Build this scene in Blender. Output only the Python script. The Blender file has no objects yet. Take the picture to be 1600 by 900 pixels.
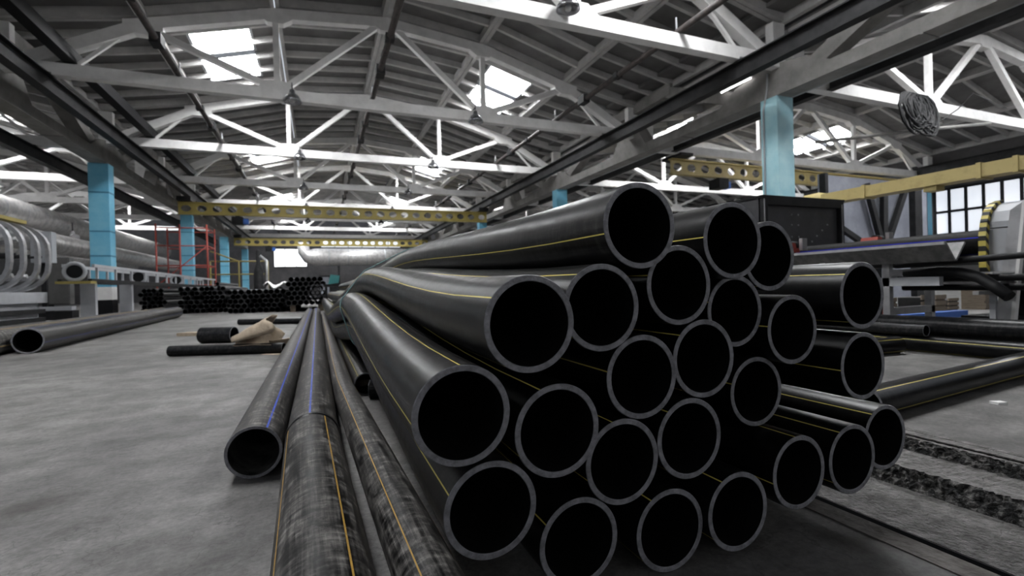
import bpy, math, random
from mathutils import Vector, Matrix
random.seed(7)
S = bpy.context.scene
COL = S.collection

# ------------------------------------------------------------------ camera
H = 0.634
TH, PH, RO, FPX = 0.3856, -0.003, -0.0271, 749.5
cam_d = bpy.data.cameras.new('camera'); cam = bpy.data.objects.new('camera', cam_d); COL.objects.link(cam)
cam_d.sensor_width = 36.0; cam_d.lens = FPX / 1600 * 36.0
cam_d.clip_start = 0.02; cam_d.clip_end = 300
cam_d.dof.use_dof = True; cam_d.dof.focus_distance = 1.15; cam_d.dof.aperture_fstop = 4.5
R0 = Vector((math.cos(TH), -math.sin(TH), 0))
F0 = Vector((math.sin(TH) * math.cos(PH), math.cos(TH) * math.cos(PH), math.sin(PH)))
D0 = F0.cross(R0)
if D0.z > 0: D0 = -D0
Rv = R0 * math.cos(RO) - D0 * math.sin(RO)
Dv = R0 * math.sin(RO) + D0 * math.cos(RO)
m = Matrix.Identity(4)
for i in range(3):
    m[i][0] = Rv[i]; m[i][1] = -Dv[i]; m[i][2] = -F0[i]
m[2][3] = H
cam.matrix_world = m
S.camera = cam

# ------------------------------------------------------------------ world, exposure
w = bpy.data.worlds.new('overcast_sky'); S.world = w; w.use_nodes = True
w.node_tree.nodes['Background'].inputs[0].default_value = (0.80, 0.86, 0.95, 1)
w.node_tree.nodes['Background'].inputs[1].default_value = 1.0
S.view_settings.view_transform = 'Standard'; S.view_settings.look = 'None'
S.view_settings.gamma = 1.0; S.view_settings.use_curve_mapping = False
S.view_settings.exposure = 0.08
SKY_PANE = 42.0      # brightness of the frosted roof lights (daylight behind them)
WIN_PANE = 0.7       # frosted side windows
BACK_FILL = 1.3      # unseen glowing panes added behind the photographer to light the pipe ends

# ------------------------------------------------------------------ materials
MATS = {}
def nt(mat):
    mat.use_nodes = True
    n = mat.node_tree; return n, n.nodes, n.links
def mk(name, col, rough=0.6, metal=0.0, spec=0.5, var=0.0, scale=6.0, col2=None, bump=0.0, bscale=30.0, thr=(0.4, 0.65), stretch=None, detail=6):
    if name in MATS: return MATS[name]
    mat = bpy.data.materials.new(name); n, N, L = nt(mat)
    b = N['Principled BSDF']
    b.inputs['Roughness'].default_value = rough; b.inputs['Metallic'].default_value = metal
    b.inputs['Specular IOR Level'].default_value = spec
    b.inputs['Base Color'].default_value = (*col, 1)
    if col2 is not None or bump:
        tc = N.new('ShaderNodeTexCoord'); mp = N.new('ShaderNodeMapping')
        L.new(tc.outputs['Object'], mp.inputs[0])
        if stretch: mp.inputs['Scale'].default_value = stretch
    if col2 is not None:
        no = N.new('ShaderNodeTexNoise'); no.inputs['Scale'].default_value = scale; no.inputs['Detail'].default_value = detail
        no.inputs['Roughness'].default_value = 0.65
        L.new(mp.outputs[0], no.inputs['Vector'])
        r = N.new('ShaderNodeValToRGB'); r.color_ramp.elements[0].position = thr[0]; r.color_ramp.elements[1].position = thr[1]
        r.color_ramp.elements[0].color = (*col, 1); r.color_ramp.elements[1].color = (*col2, 1)
        L.new(no.outputs['Fac'], r.inputs[0]); L.new(r.outputs[0], b.inputs['Base Color'])
    if bump:
        nb = N.new('ShaderNodeTexNoise'); nb.inputs['Scale'].default_value = bscale; nb.inputs['Detail'].default_value = 8
        L.new(mp.outputs[0], nb.inputs['Vector'])
        bp = N.new('ShaderNodeBump'); bp.inputs['Strength'].default_value = bump; bp.inputs['Distance'].default_value = 0.02
        L.new(nb.outputs['Fac'], bp.inputs['Height']); L.new(bp.outputs[0], b.inputs['Normal'])
    MATS[name] = mat; return mat
def emit(name, col, strength):
    mat = bpy.data.materials.new(name); n, N, L = nt(mat); b = N['Principled BSDF']
    b.inputs['Base Color'].default_value = (0.8, 0.8, 0.8, 1); b.inputs['Roughness'].default_value = 0.5
    b.inputs['Emission Color'].default_value = (*col, 1); b.inputs['Emission Strength'].default_value = strength
    MATS[name] = mat; return mat

def pipe_mat(name, stripe, dirt=0.0, base=(0.0035, 0.0035, 0.004), dust=(0.20, 0.19, 0.18), rough=0.22, sw=0.007, seed=0.0):
    """black polyethylene; coloured lines printed along it (UV.x = turn round the pipe, UV.y = metres along it)"""
    mat = bpy.data.materials.new(name); n, N, L = nt(mat); b = N['Principled BSDF']
    uv = N.new('ShaderNodeUVMap'); sep = N.new('ShaderNodeSeparateXYZ'); L.new(uv.outputs[0], sep.inputs[0])
    def mt(op, a, b_=None, c=None):
        q = N.new('ShaderNodeMath'); q.operation = op
        for i, v in enumerate((a, b_, c)):
            if v is None: continue
            if isinstance(v, (int, float)): q.inputs[i].default_value = v
            else: L.new(v, q.inputs[i])
        return q.outputs[0]
    # four lines a quarter turn apart
    fr = mt('FRACT', mt('ADD', mt('MULTIPLY', sep.outputs[0], 4.0), 0.5))
    dist = mt('ABSOLUTE', mt('SUBTRACT', fr, 0.5))
    line = mt('LESS_THAN', dist, sw * 2)
    # scuffs drawn out along the pipe
    mp = N.new('ShaderNodeMapping'); mp.inputs['Scale'].default_value = (34, 2.6, 1); mp.inputs['Location'].default_value = (seed, seed * 3, 0)
    L.new(uv.outputs[0], mp.inputs[0])
    n1 = N.new('ShaderNodeTexNoise'); n1.inputs['Scale'].default_value = 1.0; n1.inputs['Detail'].default_value = 7; n1.inputs['Roughness'].default_value = 0.7
    L.new(mp.outputs[0], n1.inputs['Vector'])
    mp2 = N.new('ShaderNodeMapping'); mp2.inputs['Scale'].default_value = (7, 11, 1); mp2.inputs['Location'].default_value = (seed * 2, seed, 0)
    L.new(uv.outputs[0], mp2.inputs[0])
    n2 = N.new('ShaderNodeTexNoise'); n2.inputs['Scale'].default_value = 1.6; n2.inputs['Detail'].default_value = 8; n2.inputs['Roughness'].default_value = 0.72
    L.new(mp2.outputs[0], n2.inputs['Vector'])
    s = mt('ADD', mt('MULTIPLY', n1.outputs['Fac'], 0.5), mt('MULTIPLY', n2.outputs['Fac'], 0.5))
    mp3 = N.new('ShaderNodeMapping'); mp3.inputs['Scale'].default_value = (5, 42, 1); mp3.inputs['Location'].default_value = (seed, seed, 0)
    L.new(uv.outputs[0], mp3.inputs[0])
    n3 = N.new('ShaderNodeTexNoise'); n3.inputs['Scale'].default_value = 1.0; n3.inputs['Detail'].default_value = 6; n3.inputs['Roughness'].default_value = 0.7
    L.new(mp3.outputs[0], n3.inputs['Vector'])
    def rp(v, a, c):
        r = N.new('ShaderNodeValToRGB'); r.color_ramp.elements[0].position = a; r.color_ramp.elements[1].position = c
        r.color_ramp.elements[0].color = (0, 0, 0, 1); r.color_ramp.elements[1].color = (1, 1, 1, 1); L.new(v, r.inputs[0]); return r.outputs[0]
    # patches of dust, broken by scratches along and round the pipe
    d = mt('MULTIPLY', rp(n2.outputs['Fac'], 0.36, 0.62), mt('ADD', mt('MULTIPLY', rp(n1.outputs['Fac'], 0.44, 0.60), 0.6), mt('MULTIPLY', rp(n3.outputs['Fac'], 0.44, 0.60), 0.5)))
    d = mt('MULTIPLY', d, dirt)
    mx = N.new('ShaderNodeMix'); mx.data_type = 'RGBA'; mx.inputs['A'].default_value = (*base, 1); mx.inputs['B'].default_value = (*dust, 1)
    L.new(d, mx.inputs['Factor'])
    mx2 = N.new('ShaderNodeMix'); mx2.data_type = 'RGBA'; mx2.inputs['B'].default_value = (*(stripe or base), 1)
    L.new(mt('MULTIPLY', line, mt('SUBTRACT', 1.0, mt('MULTIPLY', d, 0.6))) if stripe else d, mx2.inputs['Factor'])
    L.new(mx.outputs['Result'], mx2.inputs['A'])
    if not stripe: mx2.inputs['B'].default_value = (*dust, 1)
    L.new(mx2.outputs['Result'], b.inputs['Base Color'])
    L.new(mt('ADD', mt('ADD', rough, mt('MULTIPLY', s, 0.20)), mt('MULTIPLY', d, 0.45)), b.inputs['Roughness'])
    L.new(mt('SUBTRACT', 0.15, mt('MULTIPLY', d, 0.12)), b.inputs['Specular IOR Level'])
    bp = N.new('ShaderNodeBump'); bp.inputs['Strength'].default_value = 0.12; bp.inputs['Distance'].default_value = 0.004
    L.new(s, bp.inputs['Height']); L.new(bp.outputs[0], b.inputs['Normal'])
    MATS[name] = mat; return mat

YEL = (0.80, 0.66, 0.17); BLUE = (0.05, 0.10, 0.55); ORA = (0.55, 0.33, 0.08)
M_PIPE = pipe_mat('black_pipe_yellow_lines', YEL, 0.05, sw=0.0052)
M_PIPE_L = pipe_mat('black_pipe_scuffed', YEL, 0.30, sw=0.0052, seed=4.3)
M_PIPE_DIRTY = pipe_mat('dusty_pipe_yellow_lines', ORA, 1.0, dust=(0.30, 0.285, 0.27), rough=0.34, sw=0.0075, seed=1.7)
M_PIPE_BLUE = pipe_mat('dusty_pipe_blue_lines', BLUE, 1.0, dust=(0.30, 0.285, 0.27), rough=0.34, sw=0.012, seed=2.9)
M_PIPE_BLUE_CLEAN = pipe_mat('black_pipe_blue_line', (0.01, 0.015, 0.40), 0.06, rough=0.5, sw=0.012, seed=5.1)
M_PIPE_PLAIN = pipe_mat('black_pipe_plain', None, 0.12, base=(0.004, 0.0045, 0.006), seed=7.7)
M_CUT = mk('cut_pipe_end', (0.12, 0.12, 0.132), 0.36, col2=(0.27, 0.27, 0.295), scale=60, thr=(0.35, 0.7), bump=0.15, bscale=220)
M_BORE = mk('pipe_bore', (0.004, 0.004, 0.004), 0.75, spec=0.15)
M_BORE_DUST = mk('dusty_pipe_bore', (0.02, 0.02, 0.02), 0.7, col2=(0.10, 0.10, 0.095), scale=9, spec=0.2)

def floor_mat():
    mat = bpy.data.materials.new('worn_concrete_floor'); n, N, L = nt(mat); b = N['Principled BSDF']
    tc = N.new('ShaderNodeTexCoord')
    def noise(sc, det=8, ro=0.65, vec=None):
        q = N.new('ShaderNodeTexNoise'); q.inputs['Scale'].default_value = sc; q.inputs['Detail'].default_value = det; q.inputs['Roughness'].default_value = ro
        L.new(vec or tc.outputs['Object'], q.inputs['Vector']); return q.outputs['Fac']
    def ramp(v, p0, c0, p1, c1):
        r = N.new('ShaderNodeValToRGB'); e = r.color_ramp.elements
        e[0].position = p0; e[1].position = p1; e[0].color = (*c0, 1); e[1].color = (*c1, 1); L.new(v, r.inputs[0]); return r.outputs[0]
    big = ramp(noise(0.8), 0.36, (0.12, 0.115, 0.111), 0.64, (0.31, 0.30, 0.29))
    mid = ramp(noise(5.5, 10, 0.75), 0.32, (0.40, 0.395, 0.39), 0.60, (1, 1, 1))
    fine = ramp(noise(60, 6, 0.7), 0.3, (0.55, 0.55, 0.55), 0.7, (1, 1, 1))
    st = ramp(noise(1.9, 4, 0.5), 0.60, (1, 1, 1), 0.70, (0.55, 0.53, 0.50))
    vo = N.new('ShaderNodeTexVoronoi'); vo.feature = 'DISTANCE_TO_EDGE'; vo.inputs['Scale'].default_value = 2.3
    mpv = N.new('ShaderNodeVectorMath'); mpv.operation = 'ADD'
    nv = N.new('ShaderNodeTexNoise'); nv.inputs['Scale'].default_value = 3.0; nv.inputs['Detail'].default_value = 6; L.new(tc.outputs['Object'], nv.inputs['Vector'])
    L.new(tc.outputs['Object'], mpv.inputs[0]); L.new(nv.outputs['Color'], mpv.inputs[1]); L.new(mpv.outputs[0], vo.inputs['Vector'])
    cr = ramp(vo.outputs['Distance'], 0.0, (0.62, 0.62, 0.62), 0.010, (1, 1, 1))
    out = big
    for x in (mid, fine, st, cr):
        q = N.new('ShaderNodeMix'); q.data_type = 'RGBA'; q.blend_type = 'MULTIPLY'; q.inputs['Factor'].default_value = 1.0
        L.new(out, q.inputs['A']); L.new(x, q.inputs['B']); out = q.outputs['Result']
    L.new(out, b.inputs['Base Color'])
    b.inputs['Roughness'].default_value = 0.55; b.inputs['Specular IOR Level'].default_value = 0.35
    bp = N.new('ShaderNodeBump'); bp.inputs['Strength'].default_value = 0.25; bp.inputs['Distance'].default_value = 0.006
    L.new(noise(25, 10, 0.75), bp.inputs['Height']); L.new(bp.outputs[0], b.inputs['Normal'])
    return mat
M_FLOOR = floor_mat()
M_ROUGH = mk('broken_concrete', (0.012, 0.012, 0.012), 0.8, col2=(0.26, 0.25, 0.24), scale=38, thr=(0.46, 0.72), bump=1.0, bscale=60)
M_STRIP = mk('pitted_concrete', (0.09, 0.086, 0.082), 0.85, col2=(0.24, 0.232, 0.225), scale=22, thr=(0.36, 0.68), bump=1.0, bscale=70)
M_STRIPB = mk('rusty_edge', (0.10, 0.088, 0.08), 0.8, col2=(0.20, 0.185, 0.17), scale=12, thr=(0.35, 0.7), bump=0.5, bscale=40)
M_WHITE = mk('white_painted_concrete', (0.82, 0.81, 0.80), 0.7, col2=(0.66, 0.65, 0.64), scale=2.5, thr=(0.45, 0.75), bump=0.1, bscale=20)
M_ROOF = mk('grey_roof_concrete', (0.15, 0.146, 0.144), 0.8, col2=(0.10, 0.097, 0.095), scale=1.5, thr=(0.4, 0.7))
M_RIB = mk('sky_lit_roof_ribs', (0.50, 0.49, 0.48), 0.8, col2=(0.34, 0.335, 0.33), scale=1.5, thr=(0.4, 0.7))  # ribs paler than the deck: roof-light glow put into their colour
M_GREYC = mk('grey_beam_concrete', (0.26, 0.25, 0.24), 0.75, col2=(0.16, 0.155, 0.15), scale=2.0, thr=(0.4, 0.7), bump=0.1)
M_BLUE = mk('blue_column_paint', (0.13, 0.42, 0.60), 0.6, col2=(0.20, 0.49, 0.63), scale=1.5)
M_BLUEPALE = mk('lit_blue_column_paint', (0.28, 0.52, 0.60), 0.6, col2=(0.40, 0.62, 0.66), scale=1.5)  # paler copy of the column blue, with the light falling on it mixed in
M_BAND = mk('column_scuff_band', (0.05, 0.19, 0.30), 0.7)
M_DARK = mk('dark_painted_steel', (0.012, 0.012, 0.013), 0.6, spec=0.2, col2=(0.026, 0.026, 0.027), scale=3)
M_BLACK = mk('black_rubber', (0.006, 0.006, 0.007), 0.6, spec=0.25)
M_RUST = mk('brown_conduit', (0.05, 0.04, 0.037), 0.55, col2=(0.02, 0.018, 0.017), scale=8)
M_YEL = mk('yellow_crane_paint', (0.36, 0.29, 0.08), 0.5, col2=(0.26, 0.21, 0.06), scale=3, thr=(0.45, 0.8))
M_YELP = mk('pale_yellow_paint', (0.46, 0.37, 0.15), 0.5, col2=(0.34, 0.27, 0.10), scale=7, thr=(0.5, 0.8))
M_SILVER = mk('bare_aluminium', (0.55, 0.55, 0.56), 0.38, metal=0.75, col2=(0.40, 0.40, 0.41), scale=5)
M_FOIL = mk('foil_duct_wrap', (0.62, 0.61, 0.60), 0.42, metal=0.6, col2=(0.38, 0.37, 0.37), scale=4, stretch=(1, 1, 1), bump=0.4, bscale=7)
M_GREYP = mk('light_grey_machine_paint', (0.42, 0.43, 0.45), 0.5, col2=(0.36, 0.37, 0.39), scale=3)
M_PANEL = mk('blue_grey_sheet', (0.22, 0.23, 0.27), 0.6, col2=(0.30, 0.31, 0.36), scale=2)
M_BOARD = mk('charcoal_sheet', (0.035, 0.035, 0.038), 0.55, col2=(0.055, 0.055, 0.06), scale=4)
M_RED = mk('red_paint', (0.32, 0.05, 0.035), 0.5)
M_BLUEP = mk('blue_paint', (0.03, 0.12, 0.45), 0.5)
M_CARD = mk('tan_kraft_paper', (0.42, 0.34, 0.25), 0.8, col2=(0.30, 0.24, 0.18), scale=14, thr=(0.35, 0.7), bump=0.4, bscale=30)
M_WALL = mk('dull_wall_plaster', (0.11, 0.107, 0.105), 0.85, col2=(0.07, 0.068, 0.066), scale=0.8)
M_DWALL = mk('dark_wall_panels', (0.055, 0.053, 0.055), 0.8, col2=(0.085, 0.08, 0.08), scale=1.2)
M_TEAL = mk('teal_strapping', (0.06, 0.30, 0.30), 0.5)
M_ROPE = mk('pale_cyan_cord', (0.22, 0.38, 0.38), 0.7)
M_LAMP = mk('spun_aluminium_shade', (0.35, 0.35, 0.37), 0.25, metal=0.9)
M_BULB = mk('lamp_glass', (0.75, 0.75, 0.75), 0.15)
M_WOOD = mk('grey_timber', (0.20, 0.16, 0.12), 0.8, col2=(0.12, 0.095, 0.07), scale=6, stretch=(8, 1, 8))
M_SKY = emit('frosted_roof_light', (0.97, 0.985, 1.0), SKY_PANE)
M_WIN = emit('frosted_window_pane', (0.86, 0.91, 1.0), WIN_PANE)
M_BACKFILL = emit('back_fill_pane', (0.95, 0.97, 1.0), BACK_FILL)
M_WINL = emit('left_window_pane', (0.95, 0.97, 1.0), 0.9)
M_WINF = emit('far_window_pane', (0.95, 0.97, 1.0), 2.0)
M_TUBE = emit('lit_fluorescent_tube', (1, 0.98, 0.95), 6.0)
def hazard():
    mat = bpy.data.materials.new('hazard_stripes'); n, N, L = nt(mat); b = N['Principled BSDF']
    uv = N.new('ShaderNodeTexCoord'); sep = N.new('ShaderNodeSeparateXYZ'); L.new(uv.outputs['Object'], sep.inputs[0])
    a = N.new('ShaderNodeMath'); a.operation = 'MULTIPLY_ADD'; L.new(sep.outputs[2], a.inputs[0]); a.inputs[1].default_value = 11.0
    q = N.new('ShaderNodeMath'); q.operation = 'MULTIPLY'; L.new(sep.outputs[0], q.inputs[0]); q.inputs[1].default_value = 9.0
    L.new(q.outputs[0], a.inputs[2])
    f = N.new('ShaderNodeMath'); f.operation = 'FRACT'; L.new(a.outputs[0], f.inputs[0])
    g = N.new('ShaderNodeMath'); g.operation = 'LESS_THAN'; L.new(f.outputs[0], g.inputs[0]); g.inputs[1].default_value = 0.5
    mx = N.new('ShaderNodeMix'); mx.data_type = 'RGBA'; mx.inputs['A'].default_value = (0.01, 0.01, 0.01, 1); mx.inputs['B'].default_value = (0.55, 0.45, 0.10, 1)
    L.new(g.outputs[0], mx.inputs['Factor']); L.new(mx.outputs['Result'], b.inputs['Base Color']); return mat
M_HAZ = hazard()

# ------------------------------------------------------------------ mesh helpers
class MB:
    def __init__(s): s.v = []; s.f = []; s.mi = []; s.uv = {}; s.sm = set()
    def add(s, vs, fs, mi=0, smooth=False):
        o = len(s.v); s.v += [tuple(v) for v in vs]
        for f in fs:
            if smooth: s.sm.add(len(s.f))
            s.f.append(tuple(i + o for i in f)); s.mi.append(mi)
        return s
    def box(s, x0, x1, y0, y1, z0, z1, mi=0):
        return s.add([(x0,y0,z0),(x1,y0,z0),(x1,y1,z0),(x0,y1,z0),(x0,y0,z1),(x1,y0,z1),(x1,y1,z1),(x0,y1,z1)],
                     [(0,3,2,1),(4,5,6,7),(0,1,5,4),(1,2,6,5),(2,3,7,6),(3,0,4,7)], mi)
    def bar(s, p, q, w, h, up=(0,0,1), mi=0):
        """box from p to q, w across, h along 'up'"""
        p = Vector(p); q = Vector(q); d = (q - p).normalized(); u = Vector(up)
        side = d.cross(u)
        if side.length < 1e-4: side = d.cross(Vector((0,1,0)))
        side.normalize(); u = side.cross(d).normalized()
        a = side * (w/2); b = u * (h/2)
        vs = [p-a-b, p+a-b, p+a+b, p-a+b, q-a-b, q+a-b, q+a+b, q-a+b]
        return s.add(vs, [(0,1,2,3),(7,6,5,4),(4,5,1,0),(5,6,2,1),(6,7,3,2),(7,4,0,3)], mi)
    def prism(s, poly, axis, a0, a1, mi=0):
        """polygon (list of 2-tuples) pushed along an axis; axis 'x' -> (y,z), 'y' -> (x,z), 'z' -> (x,y)"""
        def P(p, a): return {'x': (a, p[0], p[1]), 'y': (p[0], a, p[1]), 'z': (p[0], p[1], a)}[axis]
        n = len(poly); vs = [P(p, a0) for p in poly] + [P(p, a1) for p in poly]
        fs = [tuple(range(n))[::-1], tuple(range(n, 2*n))] + [(i, (i+1) % n, n+(i+1) % n, n+i) for i in range(n)]
        return s.add(vs, fs, mi)
    def tube(s, pts, r, seg=10, mi=0, caps=True, closed=False):
        pts = [Vector(p) for p in pts]; n = len(pts); rings = []
        rr = r if isinstance(r, (list, tuple)) else [r]*n
        prev = None
        for i in range(n):
            if closed: d = pts[(i+1) % n] - pts[i-1]
            else: d = pts[min(i+1, n-1)] - pts[max(i-1, 0)]
            d.normalize()
            if prev is None:
                a = d.cross(Vector((0,0,1)))
                if a.length < 1e-3: a = d.cross(Vector((1,0,0)))
            else: a = prev - d * prev.dot(d)
            a.normalize(); prev = a.copy(); b = d.cross(a)
            rings.append([pts[i] + (a*math.cos(t) + b*math.sin(t))*rr[i] for t in [2*math.pi*k/seg for k in range(seg)]])
        vs = [v for R in rings for v in R]; fs = []
        for i in range(n if closed else n-1):
            j = (i+1) % n
            for k in range(seg):
                fs.append((i*seg+k, i*seg+(k+1) % seg, j*seg+(k+1) % seg, j*seg+k))
        s.add(vs, fs, mi, True)
        if caps and not closed:
            o = len(s.v) - len(vs)
            s.f.append(tuple(o+k for k in range(seg))[::-1]); s.mi.append(mi)
            s.f.append(tuple(o+(n-1)*seg+k for k in range(seg))); s.mi.append(mi)
        return s
    def lathe(s, prof, c, seg=24, mi=0):
        vs = []; fs = []
        for (r, z) in prof:
            for k in range(seg):
                t = 2*math.pi*k/seg; vs.append((c[0]+r*math.cos(t), c[1]+r*math.sin(t), c[2]+z))
        for i in range(len(prof)-1):
            for k in range(seg): fs.append((i*seg+k, i*seg+(k+1) % seg, (i+1)*seg+(k+1) % seg, (i+1)*seg+k))
        return s.add(vs, fs, mi, True)
    def mesh(s, name, mats):
        me = bpy.data.meshes.new(name); me.from_pydata(s.v, [], s.f); me.update()
        for mt_ in (mats if isinstance(mats, (list, tuple)) else [mats]): me.materials.append(mt_)
        for i, p in enumerate(me.polygons):
            p.material_index = s.mi[i]; p.use_smooth = i in s.sm
        return me
    def build(s, name, mats, parent=None):
        return link(name, s.mesh(name, mats), parent)
def link(name, me, parent=None, loc=None, rz=None):
    o = bpy.data.objects.new(name, me); COL.objects.link(o)
    if parent is not None: o.parent = parent
    if loc is not None: o.location = loc
    if rz is not None: o.rotation_euler = (0, 0, rz)
    return o
def tag(o, label, cat, group=None, kind=None):
    o['label'] = label; o['category'] = cat
    if group: o['group'] = group
    if kind: o['kind'] = kind
    return o
def empty(name, loc=(0,0,0), rz=0.0):
    o = bpy.data.objects.new(name, None); COL.objects.link(o); o.location = loc; o.rotation_euler = (0,0,rz); o.empty_display_size = 0.1
    return o
def copy_tree(o, parent=None):
    c = o.copy(); COL.objects.link(c); c.parent = parent
    for ch in list(o.children): copy_tree(ch, c)
    return c
ORD = ['first','second','third','fourth','fifth','sixth','seventh','eighth','ninth','tenth','eleventh','twelfth']

# pipe: hollow, bevelled cut end, lines on the outside
def pipe_mesh(name, pts, R, t, turn, mats, seg=48, bevel=0.0014):
    """pts: centre line. turn: angle in degrees of one printed line as seen looking along the pipe from its first end."""
    pts = [Vector(p) for p in pts]; n = len(pts)
    dirs = []
    for i in range(n):
        d = (pts[min(i+1, n-1)] - pts[max(i-1, 0)]).normalized(); dirs.append(d)
    me = bpy.data.meshes.new(name); vs = []; fs = []; mi = []; uvs = []; sm = []
    L = [0.0]
    for i in range(1, n): L.append(L[-1] + (pts[i]-pts[i-1]).length)
    def frame(d):
        up = Vector((0,0,1)); 
        if abs(d.z) > 0.95: up = Vector((0,1,0))
        a = d.cross(up).normalized(); b = a.cross(d).normalized()   # a: to the right of travel, b: up
        return a, b
    rings = []
    def ring(c, d, r, ln):
        a, b = frame(d); o = len(vs)
        for k in range(seg):
            th = 2*math.pi*k/seg; vs.append(c + (a*math.cos(th) + b*math.sin(th))*r)
        rings.append((o, ln)); return len(rings)-1
    def skin(i, j, m_, smooth=True):
        o1, l1 = rings[i]; o2, l2 = rings[j]
        for k in range(seg):
            k2 = (k+1) % seg
            fs.append((o1+k, o2+k, o2+k2, o1+k2)); mi.append(m_); sm.append(smooth)
            u0 = k/seg - turn/360; u1 = (k+1)/seg - turn/360
            uvs.append(((u0,l1),(u0,l2),(u1,l2),(u1,l1)))
    outer = [ring(pts[0]+dirs[0]*bevel, dirs[0], R, bevel)]
    for i in range(1, n-1): outer.append(ring(pts[i], dirs[i], R, L[i]))
    outer.append(ring(pts[-1]-dirs[-1]*bevel, dirs[-1], R, L[-1]-bevel))
    for a, b in zip(outer, outer[1:]): skin(a, b, 0)
    for e, sgn in ((0, 1), (n-1, -1)):
        d = dirs[e]
        q0 = ring(pts[e]+d*bevel*sgn, d, R, 0); q1 = ring(pts[e], d, R-bevel, 0)
        q2 = ring(pts[e], d, R-t+bevel, 0); q3 = ring(pts[e]+d*bevel*sgn, d, R-t, 0); q4 = ring(pts[e]+d*bevel*sgn, d, R-t, 0)
        inner_end = q4
        if sgn > 0:
            skin(q1, q0, 1, False); skin(q2, q1, 1, False); skin(q3, q2, 1, False); first_in = q4
        else:
            skin(q0, q1, 1, False); skin(q1, q2, 1, False); skin(q2, q3, 1, False); last_in = q4
    inn = [first_in] + [ring(pts[i], dirs[i], R-t, L[i]) for i in range(1, n-1)] + [last_in]
    for a, b in zip(inn, inn[1:]): skin(b, a, 2)
    me.from_pydata(vs, [], fs); me.update()
    ul = me.uv_layers.new(name='UVMap'); li = 0; flat = []
    for p, q in zip(me.polygons, uvs):
        for c in q: flat += [c[0], c[1]]
    ul.data.foreach_set('uv', flat)
    me.polygons.foreach_set('material_index', mi); me.polygons.foreach_set('use_smooth', sm)
    for q in mats: me.materials.append(q)
    return me

# ================================================================== THE SETTING
X_L, X_R = -6.61, 10.86          # inner faces of the two column rows
XC = (X_L + X_R) / 2             # hall centre line
COLY = [8.66 + 12*k for k in range(-2, 5)]
TY = [8.56 + 6*k for k in range(-3, 9)]     # roof trusses
Y0, Y1 = TY[0] - 0.2, 62.0
X_WALL_L, X_WALL_R = -25.3, 29.4
TR0, TR1, TR2 = 1.31, 1.94, 2.17  # sunk track in the floor

fl = empty('floor'); tag(fl, 'worn grey concrete floor with stains and hairline cracks', 'floor', kind='structure')
MB().box(X_WALL_L, TR0, Y0, Y1, -0.3, 0).build('floor_slab', M_FLOOR, fl)
MB().box(TR2, X_WALL_R, Y0, Y1, -0.3, 0).build('floor_slab', M_FLOOR, fl)
MB().box(1.602, TR2, Y0, Y1, -0.4, -0.124).build('track_bed', M_STRIP, fl)
MB().box(1.598, 1.602, Y0, Y1, -0.4, -0.126).build('slot_lining', M_BLACK, fl)
MB().box(TR0-0.02, 1.60, Y0, Y1, -0.45, -0.38).build('slot_bottom', M_BLACK, fl)
MB().box(TR2, TR2+0.045, Y0, Y1, -0.02, 0.004).build('edge_angle', M_STRIP, fl)
MB().box(TR2+0.055, TR2+0.085, Y0, Y1, -0.02, 0.003).build('edge_angle', M_STRIP, fl)
# steel rail lying in the slot at the left edge
MB().box(TR0-0.075, TR0-0.004, Y0, Y1, -0.02, 0.003).build('edge_angle', M_STRIPB, fl)
# broken middle ledge with a ragged face
def ledge(x0, x1, ztop, zbot, ya, yb, nm, rag=0.009, seed=3):
    rnd = random.Random(seed); ny = int((yb-ya)/0.010); nz = 7; b = MB(); vs = []; fs = []
    W = nz + 4
    for j in range(ny+1):
        y = ya + (yb-ya)*j/ny
        wob = 0.006*math.sin(y*3.1) + 0.004*math.sin(y*9.7+1)
        for i in range(nz+1):
            t = i/nz
            vs.append((x0 + 0.012*t + wob*t + rnd.uniform(-rag, rag)*(0.3+t), y + rnd.uniform(-.004, .004), zbot + (ztop-zbot)*t + (rnd.uniform(-.006, .006) if 0 < i < nz else 0)))
        for q in (0.10, 0.35, 1.0):
            xb = x0 + 0.03 + (x1-x0-0.03)*q
            vs.append((xb, y, ztop + rnd.uniform(-.003, .001)))
    for j in range(ny):
        for i in range(W-1):
            fs.append((j*W+i, j*W+i+1, (j+1)*W+i+1, (j+1)*W+i))
    mi = []
    b.v = vs; b.f = [f[::-1] for f in fs]; b.mi = [0 if (k % (W-1)) < nz+0 else 1 for k in range(len(fs))]
    return b.build(nm, [M_ROUGH, M_STRIP], fl)
ledge(TR1-0.015, TR2-0.002, -0.050, -0.126, -0.2, 3.0, 'broken_ledge')
ledge(TR2-0.035, TR2-0.001, -0.003, -0.052, -0.2, 3.0, 'broken_ledge', 0.008, 9)
MB().box(TR1, TR2, 3.0, Y1, -0.13, -0.05).build('ledge', M_STRIP, fl)

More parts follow.
